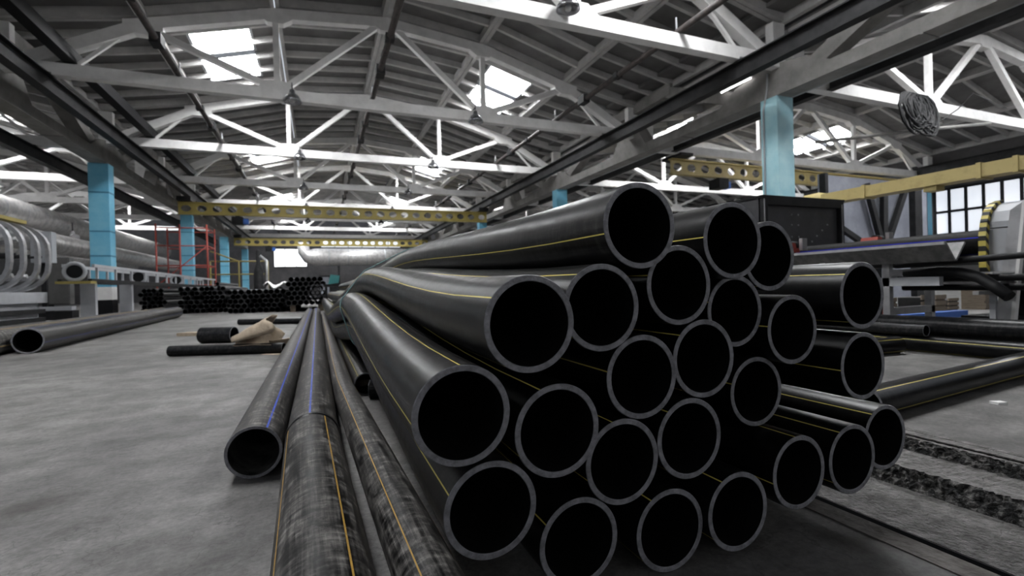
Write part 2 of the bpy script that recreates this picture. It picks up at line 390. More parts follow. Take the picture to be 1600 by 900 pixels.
# ---- walls
def wall(nm, label, b, mat):
    o = b.build(nm, mat); tag(o, label, 'wall', kind='structure'); return o
wall('wall_left', 'dull grey long wall far beyond the left aisle', MB().box(X_WALL_L-0.3, X_WALL_L, Y0, Y1, -0.3, 8), M_WALL)
wb = MB()
wb.box(X_WALL_R, X_WALL_R+0.3, Y0, Y1, -0.3, 2.6).box(X_WALL_R, X_WALL_R+0.3, Y0, Y1, 5.0, 8)
wb.box(X_WALL_R, X_WALL_R+0.3, Y0, 3.4, 2.6, 5.0).box(X_WALL_R, X_WALL_R+0.3, 28.6, Y1, 2.6, 5.0)
for k in range(4): wb.box(X_WALL_R, X_WALL_R+0.3, 9.0+6*k-0.35 if k else 8.7, 9.0+6*k+0.35 if k else 9.3, 2.6, 5.0)
wall('wall_right', 'dark long wall with a band of windows beyond the right aisle', wb, M_DWALL)
wall('wall_far', 'dim end wall at the far end of the hall', MB().box(X_WALL_L, X_WALL_R, Y1, Y1+0.3, -0.3, 10), M_DWALL)
wall('wall_back', 'end wall behind the viewpoint with added light panes', MB().box(X_WALL_L, X_WALL_R, Y0-0.3, Y0, -0.3, 10), M_WALL)

WN = [0]
def window(label, origin, axis, wid, hei, nx, nz, pane_mat, frame_mat, bar=0.07, depth=0.08):
    """axis 'x' or 'y': direction along which the window runs; origin = its lower start corner"""
    WN[0] += 1; r = empty('window_%d' % WN[0], origin); tag(r, label, 'window', kind='structure')
    if axis == 'y': r.rotation_euler = (0, 0, math.pi/2)
    f = MB(); f.box(0, wid, -depth/2, depth/2, 0, bar); f.box(0, wid, -depth/2, depth/2, hei-bar, hei)
    f.box(0, bar, -depth/2, depth/2, bar, hei-bar); f.box(wid-bar, wid, -depth/2, depth/2, bar, hei-bar)
    f.build('window_frame', frame_mat, r)
    for i in range(1, nx): MB().box(wid*i/nx-bar/2, wid*i/nx+bar/2, -depth/2, depth/2, bar, hei-bar).build('mullion', frame_mat, r)
    for j in range(1, nz): MB().box(bar, wid-bar, -depth/2+.005, depth/2-.005, hei*j/nz-bar/2, hei*j/nz+bar/2).build('transom', frame_mat, r)
    for i in range(nx):
        for j in range(nz):
            MB().box(wid*i/nx+bar/2, wid*(i+1)/nx-bar/2, -0.008, 0.008, hei*j/nz+bar/2, hei*(j+1)/nz-bar/2).build('pane', pane_mat, r)
    return r
for k, (ya, yb, txt) in enumerate(((3.4, 8.7, 'beside the saw, out at the picture edge'), (9.3, 14.65, 'just right of the blue pilaster'), (15.35, 20.65, 'behind the blue pilaster'), (21.35, 28.6, 'farthest along the dark side wall'))):
    window('barred side window with frosted panes ' + txt, (X_WALL_R+0.02, ya, 2.6), 'y', yb-ya, 2.4, 8, 2, M_WIN, M_DARK, 0.13)
window('bright frosted window in the far end wall beside the silver duct', (-4.6, Y1-0.1, 3.6), 'x', 3.6, 2.2, 3, 1, M_WINF, M_DARK, 0.08)
window('low row of frosted panes in the far end wall under the duct', (0.5, Y1-0.1, 5.9), 'x', 9.5, 0.9, 6, 1, M_WIN, M_DARK, 0.08)
window('added bank of light panes in the wall behind the viewpoint', (-5.5, Y0+0.1, 2.2), 'x', 15.5, 3.6, 8, 2, M_BACKFILL, M_DARK, 0.1)  # added out of view to throw front light on the pipe ends
for k, (ya, txt) in enumerate(((14, 'nearest the steel hoop machine'), (26, 'beyond the near blue column'), (38, 'behind the red scaffold'))):
    window('frosted window in the left aisle wall ' + txt, (X_WALL_L+0.05, ya, 2.4), 'y', 8.0, 2.8, 6, 2, M_WINL, M_DARK, 0.1)

# ---- roof
NODES = [(-9.0, 7.05), (-6.0, 7.62), (-3.0, 8.45), (0.0, 8.75), (3.0, 8.45), (6.0, 7.62), (9.0, 7.05)]
ceil_root = empty('ceiling'); tag(ceil_root, 'grey ribbed concrete roof panels on the arched trusses', 'ceiling', kind='structure')
def slab_mesh(wid, hole):
    b = MB(); W = wid/2 - 0.012; y0, y1 = 0.015, 5.985; RIB = 0.26
    HX0, HX1, HY0, HY1 = -0.80, 0.80, 0.95, 4.75
    if hole:
        b.box(-W, HX0, y0, y1, RIB, RIB+0.07); b.box(HX1, W, y0, y1, RIB, RIB+0.07)
        b.box(HX0, HX1, y0, HY0, RIB, RIB+0.07); b.box(HX0, HX1, HY1, y1, RIB, RIB+0.07)
    else: b.box(-W, W, y0, y1, RIB, RIB+0.07)
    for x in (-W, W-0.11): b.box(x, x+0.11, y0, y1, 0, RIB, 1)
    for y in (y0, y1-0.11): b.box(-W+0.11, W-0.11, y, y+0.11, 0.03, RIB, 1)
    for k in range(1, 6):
        yy = 6*k/6 - 0.05
        if hole and 1 <= k <= 4:
            if k in (2, 3): 
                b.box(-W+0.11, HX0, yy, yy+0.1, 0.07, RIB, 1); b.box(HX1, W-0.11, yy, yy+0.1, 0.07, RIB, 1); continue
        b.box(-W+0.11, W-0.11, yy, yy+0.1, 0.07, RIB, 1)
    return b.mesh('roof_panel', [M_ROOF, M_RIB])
SLABS = {}
SKYLIGHTS = []
def roof_bay(xc, ty, skyl, zoff=0.0):
    for i in range(6):
        (xa, za), (xb, zb) = NODES[i], NODES[i+1]
        ln = math.hypot(xb-xa, zb-za); hole = skyl and i in (1, 4)
        key = (round(ln, 3), hole)
        if key not in SLABS: SLABS[key] = slab_mesh(ln, hole)
        o = link('roof_panel', SLABS[key], ceil_root, (xc+(xa+xb)/2, ty+0.1, (za+zb)/2 + zoff))
        o.rotation_euler = (0, -math.atan2(zb-za, xb-xa), 0)
        if hole: SKYLIGHTS.append((o.location.copy(), o.rotation_euler.copy()))
for k, y in enumerate(TY[:-1]):
    kk = k - 3
    roof_bay(XC, y, kk % 2 != 0 and kk > -3)
    if kk >= -1: roof_bay(XC+18.2, y, kk in (-1, 1, 5), -0.3)
    if kk >= 0: roof_bay(XC-18.2, y, kk in (2, 5), -0.2)
# flat closing strips over the column rows
for xs in (X_L-0.3, X_R+0.3):
    MB().box(xs-0.75, xs+0.75, Y0, Y1, 7.32, 7.42).build('valley_slab', M_ROOF, ceil_root)
pane_me = MB().box(-0.78, 0.78, 0.0, 1.62, -0.01, 0.01).mesh('pane', M_SKY)
fr = MB()
for y in (-0.09, 1.62): fr.box(-0.86, 0.86, y, y+0.09, -0.05, 0.05)
for x in (-0.86, 0.78): fr.box(x, x+0.08, 0, 1.62, -0.05, 0.05)
frame_me = fr.mesh('window_frame', M_GREYP)
for n_, (loc, rot) in enumerate(SKYLIGHTS):
    WN[0] += 1
    side = 'left' if loc.x < XC else 'right'
    r = empty('window_%d' % WN[0], loc); r.rotation_euler = rot
    tag(r, 'bright frosted roof light of two panes set in the ribbed ceiling', 'skylight', 'roof lights', 'structure')
    for y in (1.03, 3.0):
        link('pane', pane_me, r, (0, y, 0.28)); link('window_frame', frame_me, r, (0, y, 0.27))

# ---- trusses (concrete, arched)
ZB = 5.945
def truss_proto():
    r = empty('roof_truss')
    T = 0.24
    def part(nm, b): return b.build(nm, M_WHITE, r)
    part('bottom_chord', MB().box(-8.95, 8.95, 0, T, ZB, ZB+0.30))
    tc = [(-8.6, ZB+0.15), (-6.0, 7.47), (-3.0, 8.30), (0, 8.60), (3.0, 8.30), (6.0, 7.47), (8.6, ZB+0.15)]
    for a, b_ in zip(tc, tc[1:]):
        part('top_chord', MB().bar((a[0], T/2, a[1]), (b_[0], T/2, b_[1]), T, 0.28))
    for x, z in tc[1:-1]:   # thickened nodes
        part('gusset', MB().prism([(x-0.42, z-0.12), (x-0.2, z-0.26), (x+0.2, z-0.26), (x+0.42, z-0.12), (x+0.42, z+0.05), (x, z+0.14), (x-0.42, z+0.05)], 'y', -0.002, T+0.002))
    for s in (-1, 1):
        x = s*3.0
        part('gusset', MB().prism([(x-0.5, ZB+0.28), (x+0.5, ZB+0.28), (x+0.22, ZB+0.5), (x-0.22, ZB+0.5)], 'y', -0.002, T+0.002))
        part('post', MB().bar((x, T/2, ZB+0.3), (x, T/2, 8.25), 0.15, 0.15, (0,1,0)))
        part('diagonal', MB().bar((s*2.8, T/2, ZB+0.36), (s*0.3, T/2, 8.45), 0.16, 0.16, (0,1,0)))
        part('diagonal', MB().bar((s*3.2, T/2, ZB+0.36), (s*5.8, T/2, 7.35), 0.16, 0.16, (0,1,0)))
        part('brace', MB().bar((s*7.4, T/2, ZB+0.28), (s*6.3, T/2, 7.30), 0.08, 0.08, (0,1,0)))
        part('end_post', MB().box(s*8.75-0.2, s*8.75+0.2, 0.01, T-0.01, ZB+0.3, 7.06))
    return r
proto = truss_proto(); first = True
def place_truss(x, y, z, label, group):
    global first
    o = proto if first else copy_tree(proto); first = False
    o.location = (x, y, z); tag(o, label, 'truss', group); return o
for k, y in enumerate(TY[3:11]):
    place_truss(XC, y, 0, ('nearest white concrete roof truss, cropped by the top edge of the picture' if k == 0 else
        '%s white arched roof truss from the front over the main hall' % ORD[k]), 'main hall roof trusses')
for k, y in enumerate(TY[3:9]):
    place_truss(XC+18.2, y, -0.38, ('nearest white roof truss of the right aisle, behind the hanging cable coil' if k == 0 else
        '%s white roof truss from the front over the right aisle' % ORD[k]), 'right aisle roof trusses')
for k, y in enumerate(TY[4:10]):
    place_truss(XC-18.2, y, -0.2, '%s white roof truss from the front over the left aisle' % ORD[k], 'left aisle roof trusses')

# ---- columns and the long beams above them
def column(x0, y, side, label, conduit):
    sx = 1 if side > 0 else -1
    r = empty('column', (x0 + sx*0.285, y + 0.24, 0)); tag(r, label, 'column', 'blue columns', 'structure')
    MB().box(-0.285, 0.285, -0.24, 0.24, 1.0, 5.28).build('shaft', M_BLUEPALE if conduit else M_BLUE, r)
    for z in () if conduit else (2.05, 2.9, 4.25): MB().box(-0.289, 0.289, -0.244, 0.244, z, z+0.05).build('band', M_BAND, r)
    MB().box(-0.287, 0.287, -0.242, 0.242, 0.55, 1.0).build('white_band', M_WHITE, r)
    MB().box(-0.30, 0.30, -0.255, 0.255, 0, 0.55).build('plinth', M_BLACK, r)
    if conduit: MB().tube([(-sx*0.31, 0.14, 1.2), (-sx*0.31, 0.14, 5.0), (-sx*0.31, 0.02, 5.5), (-sx*0.31, 0.0, 5.9)], 0.022, 8).build('conduit', M_GREYP, r)
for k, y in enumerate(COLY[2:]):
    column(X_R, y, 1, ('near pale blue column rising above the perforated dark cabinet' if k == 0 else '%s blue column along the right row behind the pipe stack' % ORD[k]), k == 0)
for k, y in enumerate(COLY[3:]):
    column(X_L, y, -1, ('near bright blue column with black plinth beyond the steel hoops' if k == 0 else 'blue column inside the red scaffold tower' if k == 1 else '%s blue column along the left row' % ORD[k]), False)
def sub_beam_proto(sx):
    """12 m long concrete bearer with sloping struts, spanning column to column"""
    r = empty('roof_bearer')
    xw0, xw1 = (0.0, 0.5) if sx > 0 else (-0.5, 0.0)
    P = lambda nm, b: b.build(nm, M_GREYC, r)
    P('bottom_chord', MB().box(xw0, xw1, 0.0, 12.0, 5.28, 5.58))
    P('end_block', MB().prism([(0.0, 5.58), (1.6, 5.58), (1.05, 5.92), (0.0, 6.12)], 'x', xw0, xw1))
    P('end_block', MB().prism([(10.4, 5.58), (12.0, 5.58), (12.0, 6.12), (10.95, 5.92)], 'x', xw0, xw1))
    P('gusset', MB().prism([(5.0, 5.58), (7.0, 5.58), (6.45, 6.35), (5.55, 6.35)], 'x', xw0, xw1))
    xm = (xw0+xw1)/2
    P('strut', MB().bar((xm, 1.1, 5.68), (xm, 3.9, 6.95), 0.40, 0.36))
    P('strut', MB().bar((xm, 10.9, 5.68), (xm, 8.1, 6.95), 0.40, 0.36))
    P('top_chord', MB().bar((xm, 3.7, 7.0), (xm, 8.3, 7.0), 0.42, 0.36))
    P('hanger', MB().bar((xm, 6.0, 6.3), (xm, 6.0, 6.9), 0.3, 0.5))
    for yy in (3.2, 8.6): 
        P('clip', MB().box(xw0-0.01, xw1+0.01, yy, yy+0.05, 5.255, 5.30))
    return r
for sx, x, nm in ((1, X_R, 'right'), (-1, X_L, 'left')):
    pr = sub_beam_proto(sx)
    for k, y in enumerate(COLY[1:6]):
        o = pr if k == 0 else copy_tree(pr)
        o.location = (x, y + 0.24, 0)
        tag(o, '%s grey concrete roof bearer from the front above the %s column row' % (ORD[k], nm), 'beam', '%s column row bearers' % nm, 'structure')

# ---- hanging crane runways (dark I-beams) and cranes
def ibeam(b, p, q, h, w, tf=0.03, tw=0.02):
    p = Vector(p); q = Vector(q)
    up = Vector((0,0,1))
    b.bar(p+up*(h/2-tf/2), q+up*(h/2-tf/2), w, tf); b.bar(p-up*(h/2-tf/2), q-up*(h/2-tf/2), w, tf); b.bar(p, q, tw, h-2*tf)
    return b
def runway(x, z0, ya, yb, label, ys):
    r = empty('crane_runway', (x, ya, z0)); tag(r, label, 'crane rail', 'crane runways', 'structure')
    ibeam(MB(), (0,0,0.21), (0, yb-ya, 0.21), 0.42, 0.24).build('rail', M_DARK, r)
    for y in ys:
        if ya < y < yb: MB().box(-0.09, 0.09, y-ya, y-ya+0.16, 0.42, 0.50).build('hanger_plate', M_DARK, r)
runway(9.62, 5.50, -2, 56, 'dark steel crane rail slung under the trusses above the pipe stack', TY)
runway(-5.78, 5.50, -2, 56, 'dark steel crane rail slung under the trusses on the left', TY)
runway(12.7, 5.58, 3, 46, 'dark crane rail just past the near column in the right aisle', TY)
runway(27.9, 5.58, 3, 46, 'dark crane rail along the windowed wall', TY)
runway(-8.6, 5.28, 10, 52, 'dark crane rail just past the columns in the left aisle', TY)

def castellated(name, label, x0, x1, y, z0, z1, mat, n, group, zrail):
    r = empty(name, (x0, y, z0)); tag(r, label, 'crane', group)
    W = x1-x0; Hh = z1-z0; pit = W/n; hr = Hh*0.32
    vs = []; fs = []
    b = MB(); seg = 8
    for i in range(n):
        xa = pit*i; cx = xa+pit/2; cz = Hh/2
        # web cell with an octagonal opening, front and back faces plus reveal
        sq = []
        for k in range(seg):
            t = 2*math.pi*(k+0.5)/seg
            sq.append((cx+hr*1.3*math.cos(t), cz+hr*math.sin(t)))
        out = []
        for k in range(seg):
            t = 2*math.pi*(k+0.5)/seg; c, s_ = math.cos(t), math.sin(t); mxx = max(abs(c), abs(s_))
            out.append((cx+pit/2*(c/mxx if abs(c) > 0.5 else math.copysign(0.55, c)), cz+Hh/2*(s_/mxx if abs(s_) > 0.5 else math.copysign(0.55, s_))))
        # make outer ring the rectangle (corner points doubled on the octagon's diagonal vertices)
        out = [(xa+pit, cz+Hh*0.25), (xa+pit*0.75, Hh), (xa+pit*0.25, Hh), (xa, cz+Hh*0.25), (xa, cz-Hh*0.25), (xa+pit*0.25, 0), (xa+pit*0.75, 0), (xa+pit, cz-Hh*0.25)]
        for yy, flip in ((-0.012, False), (0.012, True)):
            o = [(p[0], yy, p[1]) for p in out] + [(p[0], yy, p[1]) for p in sq]
            f = [(k, (k+1) % seg, seg+(k+1) % seg, seg+k) for k in range(seg)]
            b.add(o, f if not flip else [q[::-1] for q in f])
            for ca, cb, cp in ((0, 1, (xa+pit, Hh)), (2, 3, (xa, Hh)), (4, 5, (xa, 0)), (6, 7, (xa+pit, 0))):
                b.add([(out[ca][0], yy, out[ca][1]), (cp[0], yy, cp[1]), (out[cb][0], yy, out[cb][1])], [(0, 1, 2) if not flip else (2, 1, 0)])
        o = [(p[0], -0.012, p[1]) for p in sq] + [(p[0], 0.012, p[1]) for p in sq]
        b.add(o, [(k, (k+1) % seg, seg+(k+1) % seg, seg+k) for k in range(seg)])
    b.build('web', mat, r)
    MB().box(0, W, -0.11, 0.11, Hh, Hh+0.05).build('top_flange', mat, r)
    MB().box(0, W, -0.11, 0.11, -0.05, 0).build('bottom_flange', mat, r)
    for s in (0.35, W-0.35):
        MB().box(s-0.3, s+0.3, -0.55, 0.55, Hh+0.05, zrail-z0).build('end_carriage', M_DARK, r)
    hx = W*0.16
    h = MB(); h.box(hx-0.25, hx+0.25, -0.28, 0.28, -0.5, -0.12); h.box(hx-0.1, hx+0.1, -0.05, 0.05, -0.12, -0.04)
    hb = h.build('hoist', M_DARK, r)
    MB().box(hx+0.26, hx+0.5, -0.15, 0.15, -0.48, -0.2).build('hoist_motor', M_BLUEP, hb)
    return r
castellated('overhead_crane', 'yellow overhead crane beam with round holes spanning the main hall', -6.3, 9.9, 28.3, 4.72, 5.25, M_YEL, 24, 'overhead cranes', 5.50)
castellated('overhead_crane', 'farther yellow overhead crane beam near the end wall', -6.3, 9.9, 45.5, 4.70, 5.23, M_YEL, 24, 'overhead cranes', 5.50)
castellated('overhead_crane', 'pale yellow perforated crane beam in the right aisle behind the near column', 12.9, 28.3, 15.0, 4.90, 5.42, M_YELP, 22, 'overhead cranes', 5.58)

# ---- conduits that run along the hall on the bottom chords
def conduit(x, label):
    r = empty('cable_conduit', (x, 2, 6.31)); tag(r, label, 'conduit', 'conduits on the trusses')
    MB().tube([(0, 0, 0), (0, 52, 0)], 0.075, 8).build('tube', M_RUST, r)
    for y in TY[3:11]:
        MB().box(-0.11, 0.11, y-2.05-1.9, y-2.05-1.55, -0.12, 0.12).build('junction_box', M_DARK, r)
        MB().box(-0.10, 0.10, y-2.05-3.6, y-2.05-3.4, -0.07, 0.07).build('junction_box', M_DARK, r)
        MB().tube([(0, y-2.0+0.12, -0.06), (0, y-2.0+0.12, 0.35)], 0.02, 6).build('stand', M_GREYP, r)
conduit(-3.15, 'brown cable conduit lying on the trusses toward the left rail')
conduit(1.66, 'brown cable conduit lying on the trusses along the middle of the hall')
conduit(7.74, 'brown cable conduit lying on the trusses toward the right rail')

r = empty('service_beam', (-5.35, 2, 6.42)); tag(r, 'black channel beam lying on the trusses beside the left crane rail', 'beam')
MB().box(-0.13, 0.13, 0, 50, -0.14, 0.16).build('channel', M_BLACK, r)
for y in TY[3:10]: MB().box(-0.10, 0.10, y-2.0, y-1.85, -0.18, -0.14).build('pad', M_DARK, r)

# ---- pendant lamps
def lamp_proto():
    r = empty('pendant_lamp')
    MB().lathe([(0.03, 0.30), (0.06, 0.30), (0.08, 0.20), (0.16, 0.14), (0.23, 0.02), (0.24, -0.04), (0.23, -0.04), (0.14, 0.10)], (0,0,0), 24).build('shade', M_LAMP, r)
    MB().lathe([(0.001, -0.06), (0.05, -0.05), (0.07, -0.01), (0.05, 0.06), (0.02, 0.1)], (0,0,0), 16).build('bulb', M_BULB, r)
    MB().tube([(0,0,0.29), (0,0,0.50)], 0.012, 6).build('stem', M_DARK, r)
    return r
lp = lamp_proto(); n_l = 0
for k, y in enumerate(TY[3:9]):
    for s in (-1, 1):
        if k == 0 and s < 0: continue
        o = lp if n_l == 0 else copy_tree(lp); n_l += 1
        o.location = (XC + 2.62*s, y-0.22, 5.86 if k else 6.12)
        MB().bar((0, 0, 0.42), (0, 0.23, 0.42), 0.03, 0.03).build('bracket', M_DARK, o) if n_l == 1 else None
        tag(o, ('silver dome lamp on the nearest truss at the top of the picture' if k == 0 else 'silver dome lamp under the %s truss, on its %s half' % (ORD[k], 'left' if s < 0 else 'right')), 'lamp', 'pendant lamps')

# fluorescent tube on the right bearer
r = empty('strip_light', (10.78, 9.3, 5.98)); tag(r, 'lit white strip light on the bearer beside the near column', 'lamp')
MB().box(-0.04, 0.04, 0, 1.1, 0.03, 0.08).build('housing', M_GREYP, r)
MB().tube([(0, 0.05, 0), (0, 1.05, 0)], 0.02, 8).build('tube', M_TUBE, r)
#OBJECTS
# ================================================================== THE PIPE STACK
RP, WT = 0.09, 0.0118
STACK = {  # near-end centre, turn of one printed line, label
 1: ((0.627, 0.824, 0.754), 192, 'black pipe lying alone on the very top of the stack'),
 2: ((0.907, 0.846, 0.728), 176, 'upper black pipe just right of the topmost pipe'),
 3: ((1.085, 0.897, 0.695), 150, 'black pipe half hidden behind the upper pipe right of the topmost one'),
 4: ((0.756, 0.858, 0.627), 165, 'black pipe tucked under the topmost pipe on its right'),
 5: ((0.359, 0.798, 0.565), 146, 'large looking upper left black pipe with a bright rim and yellow line'),
 6: ((0.539, 0.839, 0.586), 130, 'black pipe partly hidden behind the upper left pipe'),
 7: ((0.968, 0.902, 0.558), 164, 'recessed black pipe in the middle of the stack under the upper right pipe'),
 8: ((1.140, 0.879, 0.503), 172, 'black pipe in the stack left of the two stacked right end pipes'),
 9: ((1.356, 0.839, 0.585), 140, 'upper of the two black pipes at the right end of the stack'),
 10: ((1.349, 0.837, 0.396), 183, 'lower of the two black pipes one above the other at the right end'),
 11: ((0.818, 0.854, 0.457), 140, 'black pipe at the centre of the stack touching the recessed middle pipe'),
 12: ((0.638, 0.844, 0.434), 168, 'black pipe low left of the stack centre under the half hidden upper pipe'),
 13: ((1.052, 0.918, 0.344), 162, 'recessed black pipe alone in the gap at the lower middle right'),
 14: ((1.456, 0.850, 0.186), 128, 'rightmost black pipe of the bottom row'),
 15: ((1.276, 0.824, 0.162), 122, 'second black pipe from the right end of the bottom row'),
 16: ((1.082, 0.826, 0.160), 98, 'third black pipe from the right end of the bottom row'),
 17: ((0.763, 0.845, 0.284), 132, 'black pipe of the second lowest row right of its neighbour at stack centre'),
 18: ((0.584, 0.845, 0.261), 106, 'black pipe of the second lowest row above the picture bottom centre'),
 19: ((0.420, 0.818, 0.356), 114, 'black pipe right beside the big leftmost ring'),
 20: ((0.231, 0.816, 0.409), 92, 'leftmost black pipe of the stack with a scuffed flank'),
 21: ((0.285, 0.829, 0.226), 62, 'black pipe directly below the leftmost ring'),
 22: ((0.479, 0.851, 0.113), 146, 'black pipe of the bottom row cut off by the lower picture edge'),
 23: ((0.702, 0.844, 0.092), 124, 'black pipe of the bottom row resting on the floor at bottom centre'),
 24: ((0.882, 0.827, 0.104), 122, 'fourth black pipe from the right end of the bottom row'),
}
def ss(t): t = max(0.0, min(1.0, t)); return t*t*(3-2*t)
def settle(pos, gap=0.1806, floor=0.0905):
    """push pipes that would overlap apart, keep them on the floor"""
    q = {k: [v[0], v[1]] for k, v in pos.items()}; ks = list(q)
    for it in range(220):
        for i, a in enumerate(ks):
            for c in ks[i+1:]:
                dx = q[c][0]-q[a][0]; dz = q[c][1]-q[a][1]; d2 = dx*dx+dz*dz
                if 1e-9 < d2 < gap*gap:
                    d = math.sqrt(d2); s_ = (gap-d)/d/2
                    q[a][0] -= dx*s_; q[a][1] -= dz*s_; q[c][0] += dx*s_; q[c][1] += dz*s_
        for k in ks: q[k][1] = max(q[k][1], floor)
    return q
def rise(k):
    x, y, z = STACK[k][0]
    A = 0.125 - 0.085*max(0.0, min(1.0, (x-0.40)/0.55))
    if k == 1: A = 0.06
    return min(A, 0.05) if z < 0.2 else A
NEAR = {k: (v[0][0], v[0][2]) for k, v in STACK.items()}
HUMP = settle({k: (NEAR[k][0], NEAR[k][1]+rise(k)) for k in STACK}, floor=0.141)
FAR = settle({k: (NEAR[k][0]-0.05, NEAR[k][1]-0.03) for k in STACK})
def stack_line(k):
    x, y, z = STACK[k][0]; pts = []
    ys = [y, y+0.25, y+0.5] + [y+0.5+0.32*i for i in range(1, 20)] + [8.5, 10.5, 12.4 + 0.2*math.sin(k*2.3)]
    for yy in ys:
        if yy < 3.35: t = ss((yy-y)/(3.35-y)); A_, B_ = NEAR[k], HUMP[k]
        else: t = ss((yy-3.35)/2.6); A_, B_ = HUMP[k], FAR[k]
        pts.append((A_[0]+(B_[0]-A_[0])*t, yy, A_[1]+(B_[1]-A_[1])*t))
    return pts
for k in STACK:
    side = k in (5, 20, 21, 1)
    me = pipe_mesh('plastic_pipe', stack_line(k), RP, WT, STACK[k][1], [M_PIPE_L if side else M_PIPE, M_CUT, M_BORE], seg=64 if k in (1, 5, 6, 19, 20, 21, 22, 18) else 48)
    tag(link('plastic_pipe', me), STACK[k][2], 'pipe', 'big pipe stack')
o = MB().box(0.15, 1.62, 3.28, 3.42, 0, 0.05).build('timber_bearer', M_WOOD); tag(o, 'low timber bearer across the floor beneath the pipe stack', 'timber')
# cord tied round the bundle
cordp = []
for i in range(72):
    t = 2*math.pi*i/72; u = (math.cos(t), math.sin(t))
    kb = max(HUMP, key=lambda k: HUMP[k][0]*u[0]+HUMP[k][1]*u[1])
    cordp.append((HUMP[kb][0]+(RP+0.004)*u[0], 3.35+0.05*u[1], HUMP[kb][1]+(RP+0.004)*u[1]))
o = MB().tube(cordp, 0.0035, 6, closed=True).build('tie_cord', M_ROPE); tag(o, 'pale cyan cord tied round the pipe stack where it humps', 'cord')

# ================================================================== PIPES ON THE FLOOR, LEFT OF THE STACK
def lay(name, label, cat, pts, R, t, turn, mats, group=None, seg=40, parent=None):
    me = pipe_mesh(name, pts, R, t, turn, mats, seg=seg); o = link(name, me, parent)
    if label: tag(o, label, cat, group)
    return o
def line(p, q, n=8, bow=(0,0,0)):
    p = Vector(p); q = Vector(q); return [p.lerp(q, i/n) + Vector(bow)*math.sin(math.pi*i/n) for i in range(n+1)]
lay('plastic_pipe', 'dusty pipe with a blue line and open end on the floor at left', 'pipe', line((-0.216, 1.86, 0.09), (-0.215, 14.8, 0.09)), 0.09, 0.011, 62, [M_PIPE_BLUE, M_CUT, M_BORE_DUST], 'pipes on the floor')
r = empty('welded_pipe', (-0.02, 0.3, 0)); tag(r, 'long dirty welded pipe running from the bottom edge, yellow line then blue line', 'pipe', 'pipes on the floor')
lay('near_length', None, None, line((0.02, 0.05, 0.092), (-0.03, 1.92, 0.092)), 0.092, 0.011, 62, [M_PIPE_DIRTY, M_CUT, M_BORE_DUST], parent=r)
lay('far_length', None, None, line((-0.03, 1.935, 0.092), (-0.03, 14.7, 0.092)), 0.092, 0.011, 95, [M_PIPE_BLUE, M_CUT, M_BORE_DUST], parent=r)
MB().tube([(-0.03, 1.915, 0.092), (-0.03, 1.922, 0.092), (-0.03, 1.933, 0.092), (-0.03, 1.94, 0.092)], [0.0925, 0.0965, 0.0965, 0.0925], 40, caps=False).build('weld_bead', M_PIPE_PLAIN, r)
for c in r.children: c.location = (0.02, -0.3, 0)
lay('plastic_pipe', 'narrow black pipe with a yellow line beside the dirty welded pipe', 'pipe', line((0.205, 0.35, 0.062), (0.125, 3.0, 0.062), 4) + line((0.123, 3.3, 0.062), (0.123, 12.5, 0.062), 5), 0.062, 0.008, 118, [M_PIPE_DIRTY, M_CUT, M_BORE], 'pipes on the floor')
lay('plastic_pipe', 'black pipe ending behind the narrow pipe, left of the stack', 'pipe', line((0.256, 3.02, 0.070), (0.256, 12.0, 0.070)), 0.068, 0.008, 40, [M_PIPE_L, M_CUT, M_BORE], 'pipes on the floor')
lay('pipe_offcut', 'short black pipe offcut lying beside the stack on the floor', 'pipe', line((0.27, 2.93, 0.055), (0.39, 2.90, 0.055), 2), 0.055, 0.007, 60, [M_PIPE_PLAIN, M_CUT, M_BORE], 'pipe offcuts')
lay('pipe_offcut', 'short fat black pipe offcut lying on the open floor', 'pipe', line((-1.42, 7.38, 0.105), (-1.02, 7.20, 0.105), 2), 0.105, 0.012, 60, [M_PIPE_PLAIN, M_CUT, M_BORE], 'pipe offcuts')
lay('pipe_length', 'thin dark pipe lying across the floor under the torn paper', 'pipe', line((-1.45, 6.02, 0.055), (-0.34, 5.58, 0.055), 3), 0.055, 0.006, 20, [M_PIPE_PLAIN, M_CUT, M_BORE], 'pipe offcuts')
lay('pipe_length', 'thin dark blue black pipe lying across the floor behind the paper', 'pipe', line((-1.5, 11.2, 0.06), (-0.32, 10.6, 0.06), 3), 0.06, 0.006, 20, [M_PIPE_PLAIN, M_CUT, M_BORE], 'pipe offcuts')
# torn paper sleeve
r = empty('paper_sleeve', (-0.55, 5.75, 0)); tag(r, 'torn tan paper sleeve crumpled on the floor beside the dusty pipe', 'paper')
def cone_sheet(c, ax, r0, r1, ln, a0, a1, rnd, n=18, m_=8):
    ax = Vector(ax).normalized(); u = ax.cross(Vector((0,0,1))).normalized(); v = u.cross(ax); vs = []; fs = []
    for j in range(m_+1):
        for i in range(n+1):
            t = j/m_; th = a0+(a1-a0)*i/n; rr = (r0+(r1-r0)*t)*(1+rnd.uniform(-.07, .07))
            p = Vector(c)+ax*ln*t*(1+0.12*math.sin(i*1.3))+(u*math.cos(th)+v*math.sin(th))*rr
            vs.append((p.x, p.y, max(p.z, 0.004)))
    for j in range(m_):
        for i in range(n): fs.append((j*(n+1)+i, j*(n+1)+i+1, (j+1)*(n+1)+i+1, (j+1)*(n+1)+i))
    return vs, fs
rn = random.Random(5)
b = MB(); b.add(*cone_sheet((-0.28, 0.02, 0.13), (1, -0.15, 0.22), 0.05, 0.17, 0.42, 0, 5.6, rn), smooth=True); o = b.build('wrap', M_CARD, r)
sd = o.modifiers.new('thick', 'SOLIDIFY'); sd.thickness = 0.006
b = MB(); b.add(*cone_sheet((0.02, -0.12, 0.06), (1, -0.6, 0.05), 0.10, 0.12, 0.22, 2.4, 5.4, rn), smooth=True); o = b.build('torn_flap', M_CARD, r)
